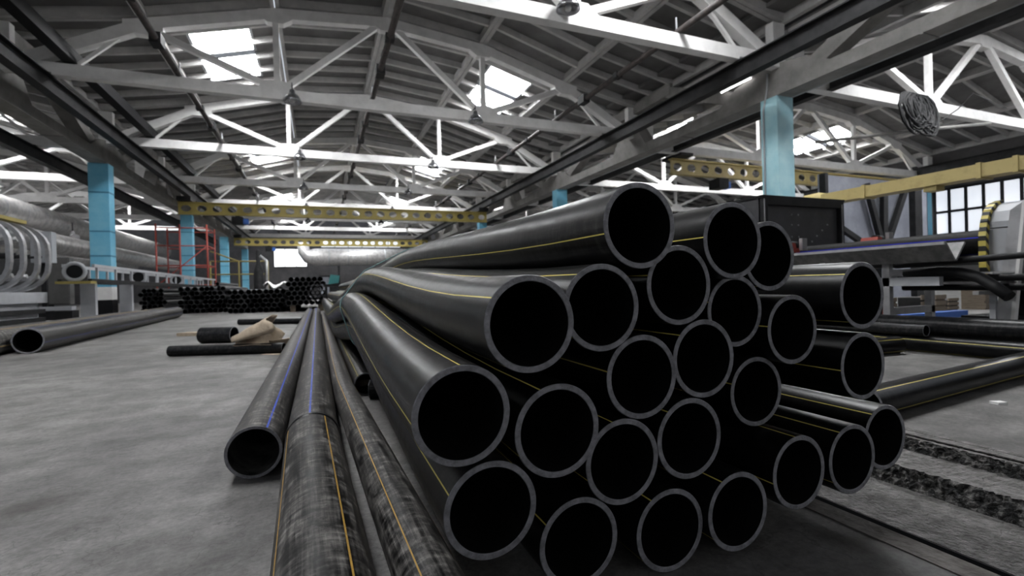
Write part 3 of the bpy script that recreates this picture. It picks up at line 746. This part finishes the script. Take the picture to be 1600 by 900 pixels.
sd = o.modifiers.new('thick', 'SOLIDIFY'); sd.thickness = 0.006
o = MB().prism([(-2.05, 8.9), (-1.75, 8.75), (-1.62, 8.95), (-1.9, 9.1)], 'z', 0.001, 0.05).build('paper_scrap', M_CARD); tag(o, 'small brown paper scrap on the floor behind the fat offcut', 'paper')
# big pipes at the far left
lay('plastic_pipe', 'thick dusty pipe with a wide open end on the floor at far left', 'pipe', line((-3.16, 7.35, 0.15), (-3.86, 16.9, 0.15)), 0.15, 0.016, 80, [pipe_mat('dusty_thick_pipe', (0.03, 0.05, 0.25), 0.55, sw=0.006, seed=8.8), M_CUT, M_BORE], 'thick pipes at far left')
lay('plastic_pipe', 'thick black pipe with an orange line behind the open ended thick pipe', 'pipe', line((-3.30, 4.6, 0.15), (-4.20, 16.8, 0.15)), 0.15, 0.016, 74, [M_PIPE_DIRTY, M_CUT, M_BORE], 'thick pipes at far left')
lay('plastic_pipe', 'grey dusty pipe lying furthest left behind the other thick pipes', 'pipe', line((-3.95, 5.5, 0.13), (-4.62, 15.6, 0.13)), 0.13, 0.014, 60, [M_PIPE_DIRTY, M_CUT, M_BORE], 'thick pipes at far left')

# ================================================================== PIPES ON THE FLOOR, RIGHT
lay('plastic_pipe', 'scratched black pipe with two yellow lines lying crosswise right of the stack', 'pipe', line((2.25, 1.395, 0.07), (4.47, 1.60, 0.07)), 0.07, 0.009, 150, [pipe_mat('scratched_pipe', YEL, 0.16, sw=0.0065, seed=3.4), M_CUT, M_BORE], 'pipes on the floor, right')
lay('plastic_pipe', 'short black pipe with a yellow line lying crosswise farther back at right', 'pipe', line((4.42, 2.47, 0.068), (2.9, 2.60, 0.068), 4), 0.068, 0.009, 40, [M_PIPE, M_CUT, M_BORE], 'pipes on the floor, right')
lay('plastic_pipe', 'black floor pipe with a yellow line beneath the dusty big one at right', 'pipe', line((4.62, 0.9, 0.068), (4.68, 6.05, 0.068), 4), 0.068, 0.008, 148, [pipe_mat('lined_floor_pipe', YEL, 0.05, sw=0.008, seed=6.2), M_CUT, M_BORE], 'pipes on the floor, right')
lay('plastic_pipe', 'big dusty black pipe lying on top of the others at right', 'pipe', line((4.78, 0.6, 0.205), (4.86, 8.0, 0.205), 6), 0.082, 0.010, 20, [M_PIPE_PLAIN, M_CUT, M_BORE], 'pipes on the floor, right')
lay('plastic_pipe', 'black pipe with open end resting just left of the big dusty one', 'pipe', line((4.60, 2.36, 0.182), (4.66, 8.2, 0.182), 4), 0.048, 0.006, 20, [M_PIPE_PLAIN, M_CUT, M_BORE], 'pipes on the floor, right')
lay('plastic_pipe', 'black pipe lying on the floor farthest right behind the dusty one', 'pipe', line((4.90, 0.7, 0.068), (4.98, 7.6, 0.068), 4), 0.068, 0.008, 20, [M_PIPE_PLAIN, M_CUT, M_BORE], 'pipes on the floor, right')
o = MB().prism([(3.02, 1.26), (3.07, 1.25), (3.08, 1.28), (3.03, 1.30)], 'z', 0.0, 0.012).build('concrete_chip', M_WHITE); tag(o, 'small white chip on the floor in front of the scratched pipe', 'chip')

# ================================================================== RIGHT SIDE MACHINES
# dark cabinet with a bolted sheet
r = empty('steel_cabinet', (5.36, 4.5, 0)); tag(r, 'dark steel cabinet with a bolt studded sheet below the near column', 'cabinet')
MB().box(0.0, 1.55, 0.06, 1.0, 0.1, 1.70).build('body', M_BOARD, r)
for nm, bx in (('frame_post', (0.0, 0.07, 0, 0.08, 0, 1.70)), ('frame_post', (1.48, 1.55, 0, 0.08, 0, 1.70)), ('frame_rail', (0.07, 1.48, 0, 0.08, 1.61, 1.70)), ('frame_rail', (0.07, 1.48, 0, 0.08, 0.5, 0.6))):
    MB().box(*bx).build(nm, M_DARK, r)
MB().box(0.0, 0.014, -0.006, 0.0, 0.1, 1.68).build('edge_strip', M_SILVER, r)
MB().box(1.50, 1.514, -0.006, 0.0, 0.1, 1.66).build('edge_strip', M_SILVER, r)
MB().box(-0.02, 1.57, 0.0, 1.02, 1.70, 1.73).build('top_plate', M_DARK, r)
stud = MB().lathe([(0.0005, -0.012), (0.011, -0.008), (0.012, 0.0)], (0,0,0), 8).mesh('bolt', M_SILVER)
for (x, z) in [(0.12, 1.33), (0.22, 1.24), (0.32, 1.16), (0.42, 1.08), (0.57, 1.50), (0.57, 1.36), (0.57, 1.20), (0.70, 1.50), (0.70, 1.36), (0.70, 1.20), (0.70, 1.07), (0.85, 1.06), (0.96, 1.14), (1.06, 1.22), (1.17, 1.30), (1.28, 1.38), (0.28, 1.0), (1.12, 1.0)]:
    o = link('bolt', stud, r, (x, 0.06, z)); o.rotation_euler = (-math.pi/2, 0, 0)
# pale sheet leaning left of it
o = MB().box(4.75, 5.30, 4.9, 4.95, 0.0, 1.62).build('white_board', M_GREYP); tag(o, 'pale board standing left of the dark cabinet', 'board')
# blue-grey partition with dark struts
r = empty('partition_screen', (12.9, 9.0, 0)); tag(r, 'blue grey sheet screen with dark bracing struts behind the yellow beam', 'screen')
MB().box(0.0, 4.9, 0.05, 0.1, 0.0, 3.5).build('sheet', M_PANEL, r)
for (p, q, wd) in (((2.35, -0.1, 1.7), (1.75, -0.1, 3.3), 0.16), ((2.5, -0.1, 1.7), (2.55, -0.1, 3.3), 0.2), ((2.7, -0.1, 1.7), (3.6, -0.1, 3.3), 0.16), ((0.2, -0.1, 2.2), (2.0, -0.1, 1.4), 0.14)):
    MB().bar((p), (q), wd, 0.12, (0,1,0)).build('strut', M_DARK, r)
MB().box(4.0, 4.35, -0.12, 0.05, 0, 3.5).build('frame_post', M_DARK, r)
MB().box(0.0, 0.12, -0.12, 0.05, 0, 3.5).build('frame_post', M_DARK, r)
r = empty('pilaster', (27.75, 14.2, 0)); tag(r, 'blue pilaster standing before the windowed side wall', 'column', kind='structure')
MB().box(-0.5, 0.25, 0, 0.5, 0, 5.4).build('shaft', M_PANEL, r); MB().box(0.25, 0.6, -0.01, 0.5, 0, 5.4).build('edge', M_BLUE, r)
LT = empty('lamp_post'); MB().tube([(18.1, 9.4, 2.35), (18.1, 9.4, 2.95)], 0.05, 10).build('tube', M_TUBE, LT); MB().box(18.05, 18.15, 9.46, 9.54, 0, 3.0).build('stand', M_DARK, LT); o = tag(LT, 'small upright white lit tube lamp beside the grey screen', 'lamp')
# conveyor with blue line pipe
r = empty('outfeed_conveyor', (5.5, 2.4, 0)); tag(r, 'steel outfeed table carrying the blue line pipe beside the saw', 'conveyor')
M_TROUGH = mk('dull_steel_trough', (0.13, 0.13, 0.13), 0.6, col2=(0.24, 0.235, 0.23), scale=12)
vt = MB(); vt.bar((-0.62, -0.08, 0.83), (-0.62, 2.1, 0.83), 0.20, 0.018, (0.75, 0, 0.66)); vt.build('trough_side', M_TROUGH, r)
vt = MB(); vt.bar((-0.47, -0.08, 0.83), (-0.47, 2.1, 0.83), 0.20, 0.018, (-0.75, 0, 0.66)); vt.build('trough_side', M_TROUGH, r)
MB().box(-0.71, -0.69, -0.08, 2.1, 0.885, 0.91).build('trough_lip', M_SILVER, r)
MB().box(-0.60, -0.48, 1.0, 1.06, 0.62, 0.80).build('bracket', M_SILVER, r)
for y in (0.5, 2.1):
    MB().box(-0.42, -0.36, y, y+0.06, 0, 0.78).build('leg', M_SILVER, r); MB().box(0.25, 0.31, y, y+0.06, 0, 0.78).build('leg', M_SILVER, r)
    MB().box(-0.36, 0.25, y, y+0.06, 0.62, 0.70).build('cross_rail', M_SILVER, r)
    MB().box(-0.36, 0.31, y, y+0.06, 0.26, 0.33).build('cross_rail', M_SILVER, r)
MB().box(-0.42, -0.36, 0.1, 2.1, 0.54, 0.62).build('side_rail', M_GREYP, r)
MB().box(-0.30, 0.35, 0.1, 2.1, 0.72, 0.80).build('bed', M_DARK, r)
lay('plastic_pipe', 'thick black pipe with a blue line on the outfeed table', 'pipe', line((5.55, 2.36, 0.915), (5.55, 4.45, 0.915), 4), 0.112, 0.012, 158, [M_PIPE_BLUE_CLEAN, M_CUT, M_BORE])
for (x, y, z, zf, txt) in ((6.55, 3.9, 1.02, 0.0, 'beyond the blue line pipe, under the grey screen'), (5.28, 4.1, 0.95, 0.80, 'in front of the dark cabinet')):
    r = empty('clamp_unit', (x, y, z)); tag(r, 'small red and black clamp unit ' + txt, 'machine')
    b = MB(); b.box(-0.11, 0.08, -0.08, 0.08, 0, 0.05).prism([(-0.11, 0.05), (0.0, 0.05), (-0.02, 0.11), (-0.09, 0.11)], 'y', -0.1, 0.1); b.build('housing', M_RED, r)
    MB().tube([(0.0, 0, 0.09), (0.13, 0, 0.09)], 0.05, 12).build('motor', M_BLACK, r)
    MB().box(0.02, 0.10, -0.16, -0.12, 0.02, 0.16).build('plate', M_SILVER, r)
    MB().box(-0.05, 0.05, -0.05, 0.05, zf-z, 0).build('pedestal', M_DARK, r)
# saw
r = empty('pipe_saw', (5.42, 2.02, 0)); tag(r, 'grey pipe saw with a yellow and black striped guard edge', 'machine')
arc = [(0.0, 0.52), (-0.03, 0.72), (-0.03, 0.95), (0.0, 1.08), (0.05, 1.17), (0.13, 1.23), (0.24, 1.26), (0.62, 1.27), (0.62, 0.52)]
MB().prism([(0.0, 1.03), (0.0, 1.08), (0.05, 1.17), (0.13, 1.23), (0.24, 1.26), (0.62, 1.27), (0.62, 1.03)], 'y', 0.0, 0.32).build('hood', M_GREYP, r)
MB().prism([(0.01, 0.50), (0.01, 1.02), (0.62, 1.02), (0.62, 0.50)], 'y', 0.01, 0.31).build('front_guard', M_GREYP, r)
ed = MB()
for a, c in zip(arc[:6], arc[1:7]): ed.bar((a[0]-0.014, 0.30, a[1]), (c[0]-0.014, 0.30, c[1]), 0.05, 0.05, (1, 0, 0))
ed.build('striped_edge', M_HAZ, r)
MB().prism([(0.15, 0.0), (0.26, 0.0), (0.12, 1.16), (0.04, 1.22)], 'x', -0.05, -0.012).build('arm', M_SILVER, r)
MB().prism([(0.125, 0.0), (0.15, 0.0), (0.04, 1.22), (0.018, 1.24)], 'x', -0.065, -0.012).build('arm_edge', M_WHITE, r)
MB().box(0.02, 0.70, -0.03, 0.5, 0.0, 0.26).build('base', M_DARK, r)
MB().box(0.30, 0.62, 0.02, 0.3, 0.26, 0.50).build('pedestal', M_DARK, r)
# yellow jib beam
r = empty('jib_beam', (8.0, 1.5, 0)); tag(r, 'yellow box section jib beam reaching in from the right edge', 'beam')
MB().box(-0.13, 0.13, 0, 4.0, 1.87, 2.04).build('beam', M_YELP, r); jb = r.children[0]
MB().tube([(0, 4.0, 1.965), (0, 4.12, 1.965), (0, 4.35, 1.965)], [0.10, 0.135, 0.13], 16).build('end_bell', M_YELP, r)
for y in (1.55, 1.9, 3.3): MB().box(-0.145, 0.145, y, y+0.05, 1.855, 2.055).build('collar', M_YELP, jb)
MB().box(-0.10, 0.10, 2.40, 2.55, 1.80, 1.87).build('trolley', M_YELP, r)
MB().box(-0.10, 0.10, 0.0, 0.2, 0.0, 1.86).build('mast', M_DARK, r)
# black bars and hose
o = MB().tube([(4.93, 0.8, 0.80), (5.02, 1.92, 0.77), (5.10, 2.85, 0.73)], 0.026, 12).build('steel_bar', M_BLACK); tag(o, 'long thin black bar resting across the rack at right', 'bar')
o = MB().tube([(5.16, 2.8, 0.655), (5.11, 2.5, 0.665), (5.08, 2.34, 0.65), (5.04, 2.2, 0.60), (5.01, 2.10, 0.53), (4.98, 2.0, 0.45)], 0.045, 14).build('bent_tube', M_BLACK); tag(o, 'short bent black tube drooping in front of the saw', 'tube')
r = empty('pipe_rack', (5.1, 1.4, 0)); tag(r, 'low steel rack with black rails in front of the saw', 'rack')
for (p, q) in (((0.02, -0.6, 0.60), (0.12, 1.5, 0.60)), ((0.10, -0.6, 0.52), (0.2, 1.5, 0.52)), ((0.22, -0.6, 0.60), (0.26, 0.7, 0.60))): MB().tube([p, q], 0.03, 10).build('rail', M_BLACK, r)
for y in (-0.5, 0.86): MB().bar((0.0, y, 0.475), (0.3, y, 0.475), 0.04, 0.03).build('cross_bar', M_SILVER, r)
for x, y in ((0.03, -0.5), (0.27, -0.5), (0.27, 0.86)): MB().box(x-0.02, x+0.02, y-0.02, y+0.02, 0, 0.46).build('leg', M_GREYP, r)
MB().box(-0.20, -0.14, -0.58, -0.52, 0, 0.77).build('bar_stand', M_DARK, r)
MB().prism([(0.02, 0.75), (0.28, 0.72), (0.28, 0.85), (0.05, 0.9)], 'z', 0.635, 0.65).build('tray', M_WHITE, r)
for i, (p, tx) in enumerate((((5.2, 3.6), 'nearer the stack'), ((6.0, 3.45), 'nearer the saw'))):
    o = MB().tube([(p[0], p[1], 0.55), (p[0]-0.03, p[1], 0.35), (p[0]-0.10, p[1], 0.15), (p[0]-0.08, p[1], 0.01)], 0.012, 6).build('red_hose', M_RED); tag(o, 'thin red hose hanging under the outfeed table, ' + tx, 'hose')
# shelf of crates under the machines, seen between the pipes
for i in range(7):
    x = 7.2 + i*0.62; wd = random.uniform(0.3, 0.5); hh = random.uniform(0.18, 0.42)
    r = empty('crate', (x, 4.7+0.12*(i % 3), 0)); tag(r, '%s wooden crate from the near end behind the outfeed table' % ORD[i], 'crate', 'crates under the machines')
    for z in (0.02, 0.02+hh*0.36, 0.02+hh*0.72): MB().box(0, wd, 0, 0.02, z, z+hh*0.26).build('slat', M_WOOD, r)
    MB().box(0, wd, 0.02, 0.35, 0.0, hh*0.9).build('body', M_DARK if i % 2 else M_WOOD, r)
o = MB().box(6.9, 8.6, 3.9, 4.05, 0.03, 0.12).build('blue_beam', M_BLUEP); tag(o, 'blue steel beam lying on the floor behind the pipes', 'beam')
# hanging cable coil
r = empty('cable_coil', (15.55, 8.0, 5.15)); tag(r, 'black cable coil hanging under the nearest right aisle truss', 'cable')
for i in range(26):
    rn2 = random.Random(i); a = rn2.uniform(0.38, 0.60); pts = []
    for k in range(22):
        t = 2*math.pi*k/22; pts.append((a*math.cos(t)*0.75 + (i-13)*0.036 + rn2.uniform(-.02, .02), rn2.uniform(-.02, .02) + 0.08*math.sin(t), 0.52 - a + a*math.sin(t)))
    MB().tube(pts, 0.027, 6, closed=True).build('loop', M_BLACK, r)
MB().tube([(0, 0, 0.45), (0, 0.5, 0.6)], 0.02, 6).build('hook', M_DARK, r)
o = MB().tube([(15.9, 8.1, 5.5), (16.6, 8.1, 5.0), (17.6, 8.1, 5.5), (18.5, 8.15, 6.1), (20.5, 8.2, 5.9)], 0.016, 6).build('loose_cable', M_BLACK); tag(o, 'loose black cable swagging right from the hanging coil', 'cable')
BM = empty('cable_boom'); MB().tube([(12.4, 8.75, 4.25), (15.9, 8.45, 4.80), (19.5, 8.2, 5.3)], 0.05, 8).build('boom', M_GREYC, BM); MB().tube([(15.95, 8.5, 4.8), (15.95, 8.66, 5.6)], 0.02, 6).build('hanger', M_DARK, BM); tag(BM, 'thin grey boom passing under the hanging cable coil', 'pipe')
o = MB().tube([(11.62, 2.0, 5.42), (11.62, 20.0, 5.42)], 0.06, 8).build('service_pipe', M_GREYP); tag(o, 'grey service pipe running along just under the right bearer', 'pipe')

# ================================================================== LEFT SIDE MACHINES
# hoop machine
r = empty('haul_off_machine', (-7.4, 14.0, 0)); tag(r, 'haul off machine with rounded silver hoops at the left picture edge', 'machine')
def hoop(y):
    pts = []; w_, z0, z1, rr = 1.45, 0.82, 2.42, 0.62
    for (cx, cz, a0) in ((w_-rr, z0+rr, -90), (w_-rr, z1-rr, 0), (-w_+rr, z1-rr, 90), (-w_+rr, z0+rr, 180)):
        for i in range(7):
            t = math.radians(a0 + 90*i/6); pts.append((cx+rr*math.cos(t), cz+rr*math.sin(t)))
    b = MB(); n = len(pts); c = (0, (z0+z1)/2)
    inn = []
    for i in range(n):
        p0 = Vector(pts[i-1]); p1 = Vector(pts[(i+1) % n]); d = (p1-p0).normalized(); nn = Vector((-d.y, d.x)); inn.append(Vector(pts[i]) + nn*0.075)
    o_, i_ = pts, inn; vs = []
    for yy in (y, y+0.12): vs += [(p[0], yy, p[1]) for p in o_] + [(p[0], yy, p[1]) for p in i_]
    fs = []
    for k in range(n):
        k2 = (k+1) % n
        fs += [(k, k2, n+k2, n+k), (2*n+k, 3*n+k, 3*n+k2, 2*n+k2), (k, 2*n+k, 2*n+k2, k2), (n+k, n+k2, 3*n+k2, 3*n+k)]
    return b.add(vs, fs)
for y in (-0.72, -0.2, 0.38, 0.86): hoop(y).build('hoop', M_SILVER, r)
MB().box(-1.4, 1.30, -0.8, 1.1, 0.55, 0.80).build('bed', M_GREYP, r)
for z in (0.1, 0.3): MB().box(-1.4, 1.30, -0.85, 1.0, z, z+0.1).build('base_beam', M_DARK, r)
for x in (-1.2, 1.1): MB().box(x-0.06, x+0.06, -0.7, 1.0, 0, 0.55).build('leg', M_GREYP, r)
MB().tube([(0.2, -0.9, 1.62), (0.2, 1.3, 1.62)], 0.09, 14).build('drive_shaft', M_DARK, r)
for y in (-0.45, 0.1, 0.6): 
    MB().tube([(-0.9, y, 1.62), (1.42, y, 1.62)], 0.03, 8).build('tie_bar', M_DARK, r)
    MB().tube([(1.0, y, 1.1), (1.36, y, 1.16)], 0.05, 10).build('jack', M_SILVER, r)
    MB().tube([(0.6, y, 1.95), (1.0, y, 2.05)], 0.07, 10).build('jack', M_SILVER, r)
MB().box(-1.0, 1.0, -0.4, 1.0, 2.44, 2.52).build('top_plate', M_YEL, r)
# control boxes
for (x, y, z0, z1, wd, mt_, lb) in ((-7.75, 18.9, 1.75, 2.70, 0.50, M_GREYP, 'pale grey switch box on a stand beside the steel hoops'), (-7.9, 19.6, 0.45, 1.95, 1.1, M_WALL, 'tall dull grey cabinet behind the steel hoops')):
    r = empty('control_box', (x, y, 0)); tag(r, lb, 'cabinet')
    MB().box(-wd/2, wd/2, 0, 0.3, z0, z1).build('body', mt_, r); dr = MB().box(-wd/2+0.03, wd/2-0.03, -0.015, 0, z0+0.04, z1-0.04).build('door', mt_, r)
    MB().box(wd/2-0.09, wd/2-0.06, -0.035, -0.015, (z0+z1)/2-0.06, (z0+z1)/2+0.06).build('handle', M_DARK, dr)
    MB().box(-0.06, 0.06, 0.1, 0.22, 0, z0).build('stand', M_DARK, r)
o = MB().box(-9.6, -6.95, 18.6, 18.9, 0.28, 0.40).build('steel_rail', M_GREYP); tag(o, 'upper steel rail stacked on the floor behind the hoop machine', 'rail')
o = MB().box(-9.8, -6.9, 18.5, 18.95, 0.0, 0.26).build('steel_rail', M_DARK); tag(o, 'dark lower steel rail on the floor behind the hoop machine', 'rail')
for i, (z, dy) in enumerate(((0.02, 0), (0.06, 0.25))):
    o = MB().prism([(-6.4+dy, 9.8), (-4.85, 10.35+dy), (-4.95, 10.55+dy), (-6.6+dy, 10.2)], 'z', z, z+0.035).build('plank', M_GREYC); tag(o, ('upper' if i else 'lower') + ' pale board lying on the floor at the far left edge', 'board')
# long trough frame
r = empty('cooling_trough', (-5.6, 15.2, 0)); tag(r, 'long steel cooling trough frame crossing in front of the near blue column', 'conveyor')
LEN = 16.0
for x in (-0.3, 0.3):
    MB().box(x-0.03, x+0.03, 0.2, LEN, 1.42, 1.50).build('top_rail', M_GREYP, r); MB().box(x-0.04, x+0.04, 0.0, LEN, 1.02, 1.12).build('bottom_rail', M_DARK, r)
    for i in range(13): MB().box(x-0.025, x+0.025, 0.4+i*1.25, 0.46+i*1.25, 1.12, 1.42).build('upright', M_GREYP, r)
for y in (0.0, 4.6, 9.4):
    rg = MB(); pts = []
    for k in range(24):
        t = 2*math.pi*k/24; pts.append((0.0+0.21*math.cos(t), y, 1.30+0.21*math.sin(t)))
    rg.tube(pts, 0.045, 8, closed=True); rg.build('end_ring', M_GREYP, r)
    MB().tube([(0, y+0.02, 1.30), (0, y+0.06, 1.30)], 0.20, 20).build('end_disc', M_BLACK, r)
MB().box(-0.35, 0.35, -0.1, 0.25, 1.0, 1.06).build('drip_tray', M_YEL, r)
for y in (0.7, 3.4, 14): MB().box(-0.16, 0.16, y, y+0.14, 0, 1.02).build('pedestal', M_GREYP, r)
# clutter on that trough, scaffold
r = empty('scaffold_tower', (-6.9, 31.6, 0)); tag(r, 'red tubular scaffold tower round the second blue column', 'scaffold')
for x in (-1.2, -0.1, 1.2):
    for y in (0, 2.2): MB().tube([(x, y, 0), (x, y, 4.6)], 0.045, 8).build('standard', M_RED, r)
for z in (1.2, 2.3, 3.4, 4.4):
    for y in (0, 2.2): MB().tube([(-1.2, y, z), (1.2, y, z)], 0.035, 8).build('ledger', M_RED, r)
    MB().tube([(1.2, 0, z), (1.2, 2.2, z)], 0.035, 8).build('ledger', M_RED, r)
MB().tube([(-1.2, 0, 1.2), (1.2, 0, 3.4)], 0.03, 8).build('brace', M_RED, r)
r = empty('guard_rail', (-5.4, 38.0, 0)); tag(r, 'yellow guard rail platform beyond the red scaffold', 'rail')
for z in (2.0, 2.9): MB().tube([(-1.3, 0, z), (2.2, 0, z)], 0.05, 8).build('rail', M_YEL, r)
for x in (-1.3, 0.4, 2.2): MB().tube([(x, 0, 0), (x, 0, 2.9)], 0.05, 8).build('post', M_YEL, r)
MB().tube([(-1.3, 0, 3.6), (0.4, 0, 2.9)], 0.05, 8).build('brace', M_YEL, r)
r = empty('storage_tank', (-3.4, 34.0, 0)); tag(r, 'slim silver machine column standing beyond the pipe heaps', 'machine')
MB().lathe([(0.28, 0), (0.28, 2.0), (0.20, 2.3), (0.12, 2.5), (0.12, 3.3), (0.02, 3.4)], (0,0,0), 16).build('shell', M_DARK, r)
MB().tube([(0.45, 0, 0), (0.45, 0, 2.7), (0.1, 0, 3.0)], 0.10, 10).build('riser', M_SILVER, r)
# ducts of the left aisle
def duct(pts, rad, label, bands=True):
    r = empty('air_duct', pts[0]); tag(r, label, 'duct', 'silver air ducts')
    p0 = Vector(pts[0]); q = [Vector(p)-p0 for p in pts]
    sh = MB().tube(q, rad, 24).build('shell', M_FOIL, r)
    if bands:
        d = q[-1]-q[0]; n = max(2, int(d.length/1.5))
        for i in range(1, n):
            c = q[0].lerp(q[-1], i/n); e = d.normalized()*0.03
            MB().tube([c-e, c+e], rad+0.015, 24, caps=False).build('band', M_GREYP, sh)
    return r
duct([(-11.8, 22, 4.35), (-11.8, 48, 4.35)], 0.55, 'upper silver air duct running along the left aisle')
duct([(-10.2, 18, 2.95), (-10.2, 46, 2.95)], 0.42, 'lower silver air duct running along the left aisle')
duct([(-14.6, 20, 3.4), (-14.6, 50, 3.4)], 0.6, 'outer silver air duct far over in the left aisle')
for i, (y, z) in enumerate(((23.5, 3.7), (29.5, 3.7))):
    r = empty('spot_lamp', (-10.9, y, z)); tag(r, '%s small work lamp hanging between the left aisle ducts' % ('nearer' if i == 0 else 'farther'), 'lamp')
    MB().tube([(0, 0, 0.2), (0, 0, 0), (0.15, -0.2, -0.15)], [0.04, 0.12, 0.2], 14).build('shade', M_SILVER, r); MB().tube([(0, 0, 0.2), (0, 0, 0.6)], 0.02, 6).build('stem', M_DARK, r)
# end duct
r = empty('air_duct', (-1.3, 57.0, 4.45)); tag(r, 'large silver air duct across the far end of the hall with an upturned left end', 'duct', 'silver air ducts')
MB().tube([(11.6, 0, 0), (1.2, 0, 0), (0.45, 0, 0.15), (0.05, 0, 0.6), (0.0, 0, 1.6)], [0.95, 0.95, 0.8, 0.62, 0.6], 28).build('shell', M_FOIL, r)
for x in (3.6, 9.6): MB().box(x-0.1, x+0.1, -0.1, 0.1, -4.45, -0.9).build('support', M_DARK, r)
for x in (2.6, 4.6, 6.6, 8.6, 10.6): MB().tube([(x-0.05, 0, 0), (x+0.05, 0, 0)], 0.97, 28, caps=False).build('band', M_GREYP, r)

# ================================================================== HEAPS OF PIPES AT THE BACK
small = pipe_mesh('stock_pipe', [(0,0,0), (0,3,0), (0,6,0)], 0.085, 0.010, 40, [M_PIPE_PLAIN, mk('dull_cut_end', (0.03, 0.03, 0.034), 0.5), M_BORE], seg=14)
rnd = random.Random(11)
def num(i): return ORD[i] if i < 12 else 'outer'
def heap(x0, y0, dx, rows, cols, label, group, zb=0.087, jit=0.10, yaw=0.0, slope=0.0):
    for j in range(rows):
        for i in range(cols - (j if slope else j % 2)):
            x = x0 + i*0.174*dx + (j % 2 if not slope else j)*0.087*dx
            o = link('stock_pipe', small, None, (x, y0 + rnd.uniform(0, jit), zb + j*0.151)); o.rotation_euler = (0, 0, yaw)
            tag(o, '%s black pipe in the %s row up of the %s' % (num(i), ORD[j], label), 'pipe', group)
heap(-0.86, 17.0, 1, 6, 7, 'tidy hexagonal pipe bundle', 'tidy pipe bundle', zb=0.30, jit=0.03)
for x in (-0.75, 0.1):
    o = MB().box(x-0.08, x+0.08, 17.2, 22.6, 0, 0.21).build('timber_bearer', M_WOOD); tag(o, 'timber bearer under the tidy pipe bundle, %s one' % ('outer' if x < 0 else 'inner'), 'timber')
heap(-2.64, 17.6, 1, 5, 10, 'low heap beside the tidy bundle', 'low pipe heap', jit=0.5)
heap(-4.36, 19.2, 1, 6, 9, 'middle loose heap across the back', 'middle pipe heap', jit=0.6)
heap(-5.02, 26.2, 1, 8, 8, 'taller loose heap', 'tall pipe heap', jit=0.5, slope=1)
heap(-6.12, 21.6, 1, 6, 5, 'heap near the blue column', 'heap by the column', jit=0.5)
r = empty('plastic_wrap', (-1.3, 17.9, 0.80)); tag(r, 'crumpled pale plastic sheet over the low pipe heap', 'plastic sheet')
b = MB(); vs = []; fs = []
for j in range(7):
    for i in range(11): vs.append((-0.35+0.07*i, -0.15+0.09*j, 0.14+rnd.uniform(-.03, .05)+0.08*math.sin(i*0.9)-0.02*abs(j-3)))
for j in range(6):
    for i in range(10): fs.append((j*11+i, j*11+i+1, (j+1)*11+i+1, (j+1)*11+i))
b.add(vs, fs); o = b.build('sheet', M_WHITE, r); sd = o.modifiers.new('thick', 'SOLIDIFY'); sd.thickness = 0.01
o = MB().prism([(0.32, 0.86), (0.62, 0.90), (0.66, 1.12), (0.40, 1.16)], 'y', 15.9, 16.3).build('teal_sling', M_TEAL); tag(o, 'teal sling cloth bunched behind the hump of the pipe stack', 'sling')
# plinth that carries the sling, behind the stack
r = empty('work_bench', (0.2, 15.8, 0)); tag(r, 'low dark bench behind the pipe stack carrying the teal sling', 'bench')
MB().box(0, 1.2, 0, 0.8, 0.78, 0.86).build('top', M_DARK, r)
for x in (0.03, 1.11):
    for y in (0.03, 0.71): MB().box(x, x+0.06, y, y+0.06, 0, 0.78).build('leg', M_DARK, r)
# low machines along the far end
for i in range(6):
    x = -5.0 + i*2.6
    r = empty('machine_cabinet', (x, 50+0.6*(i % 2), 0)); tag(r, '%s dark machine cabinet from the left along the far end' % ORD[i], 'machine', 'far end machines')
    hh = 1.2+0.5*((i*7) % 3)
    MB().box(0, 1.9, 0, 1.2, 0.1, hh).build('body', M_PANEL if i % 3 == 1 else M_DARK, r); MB().box(0.1, 0.9, -0.03, 0, 0.3, hh-0.15).build('door', M_PANEL, r)
    MB().box(1.0, 1.8, -0.03, 0, 0.3, hh-0.15).build('door', M_DARK, r); MB().box(0.02, 1.88, 0.02, 1.18, 0, 0.1).build('base', M_BLACK, r)
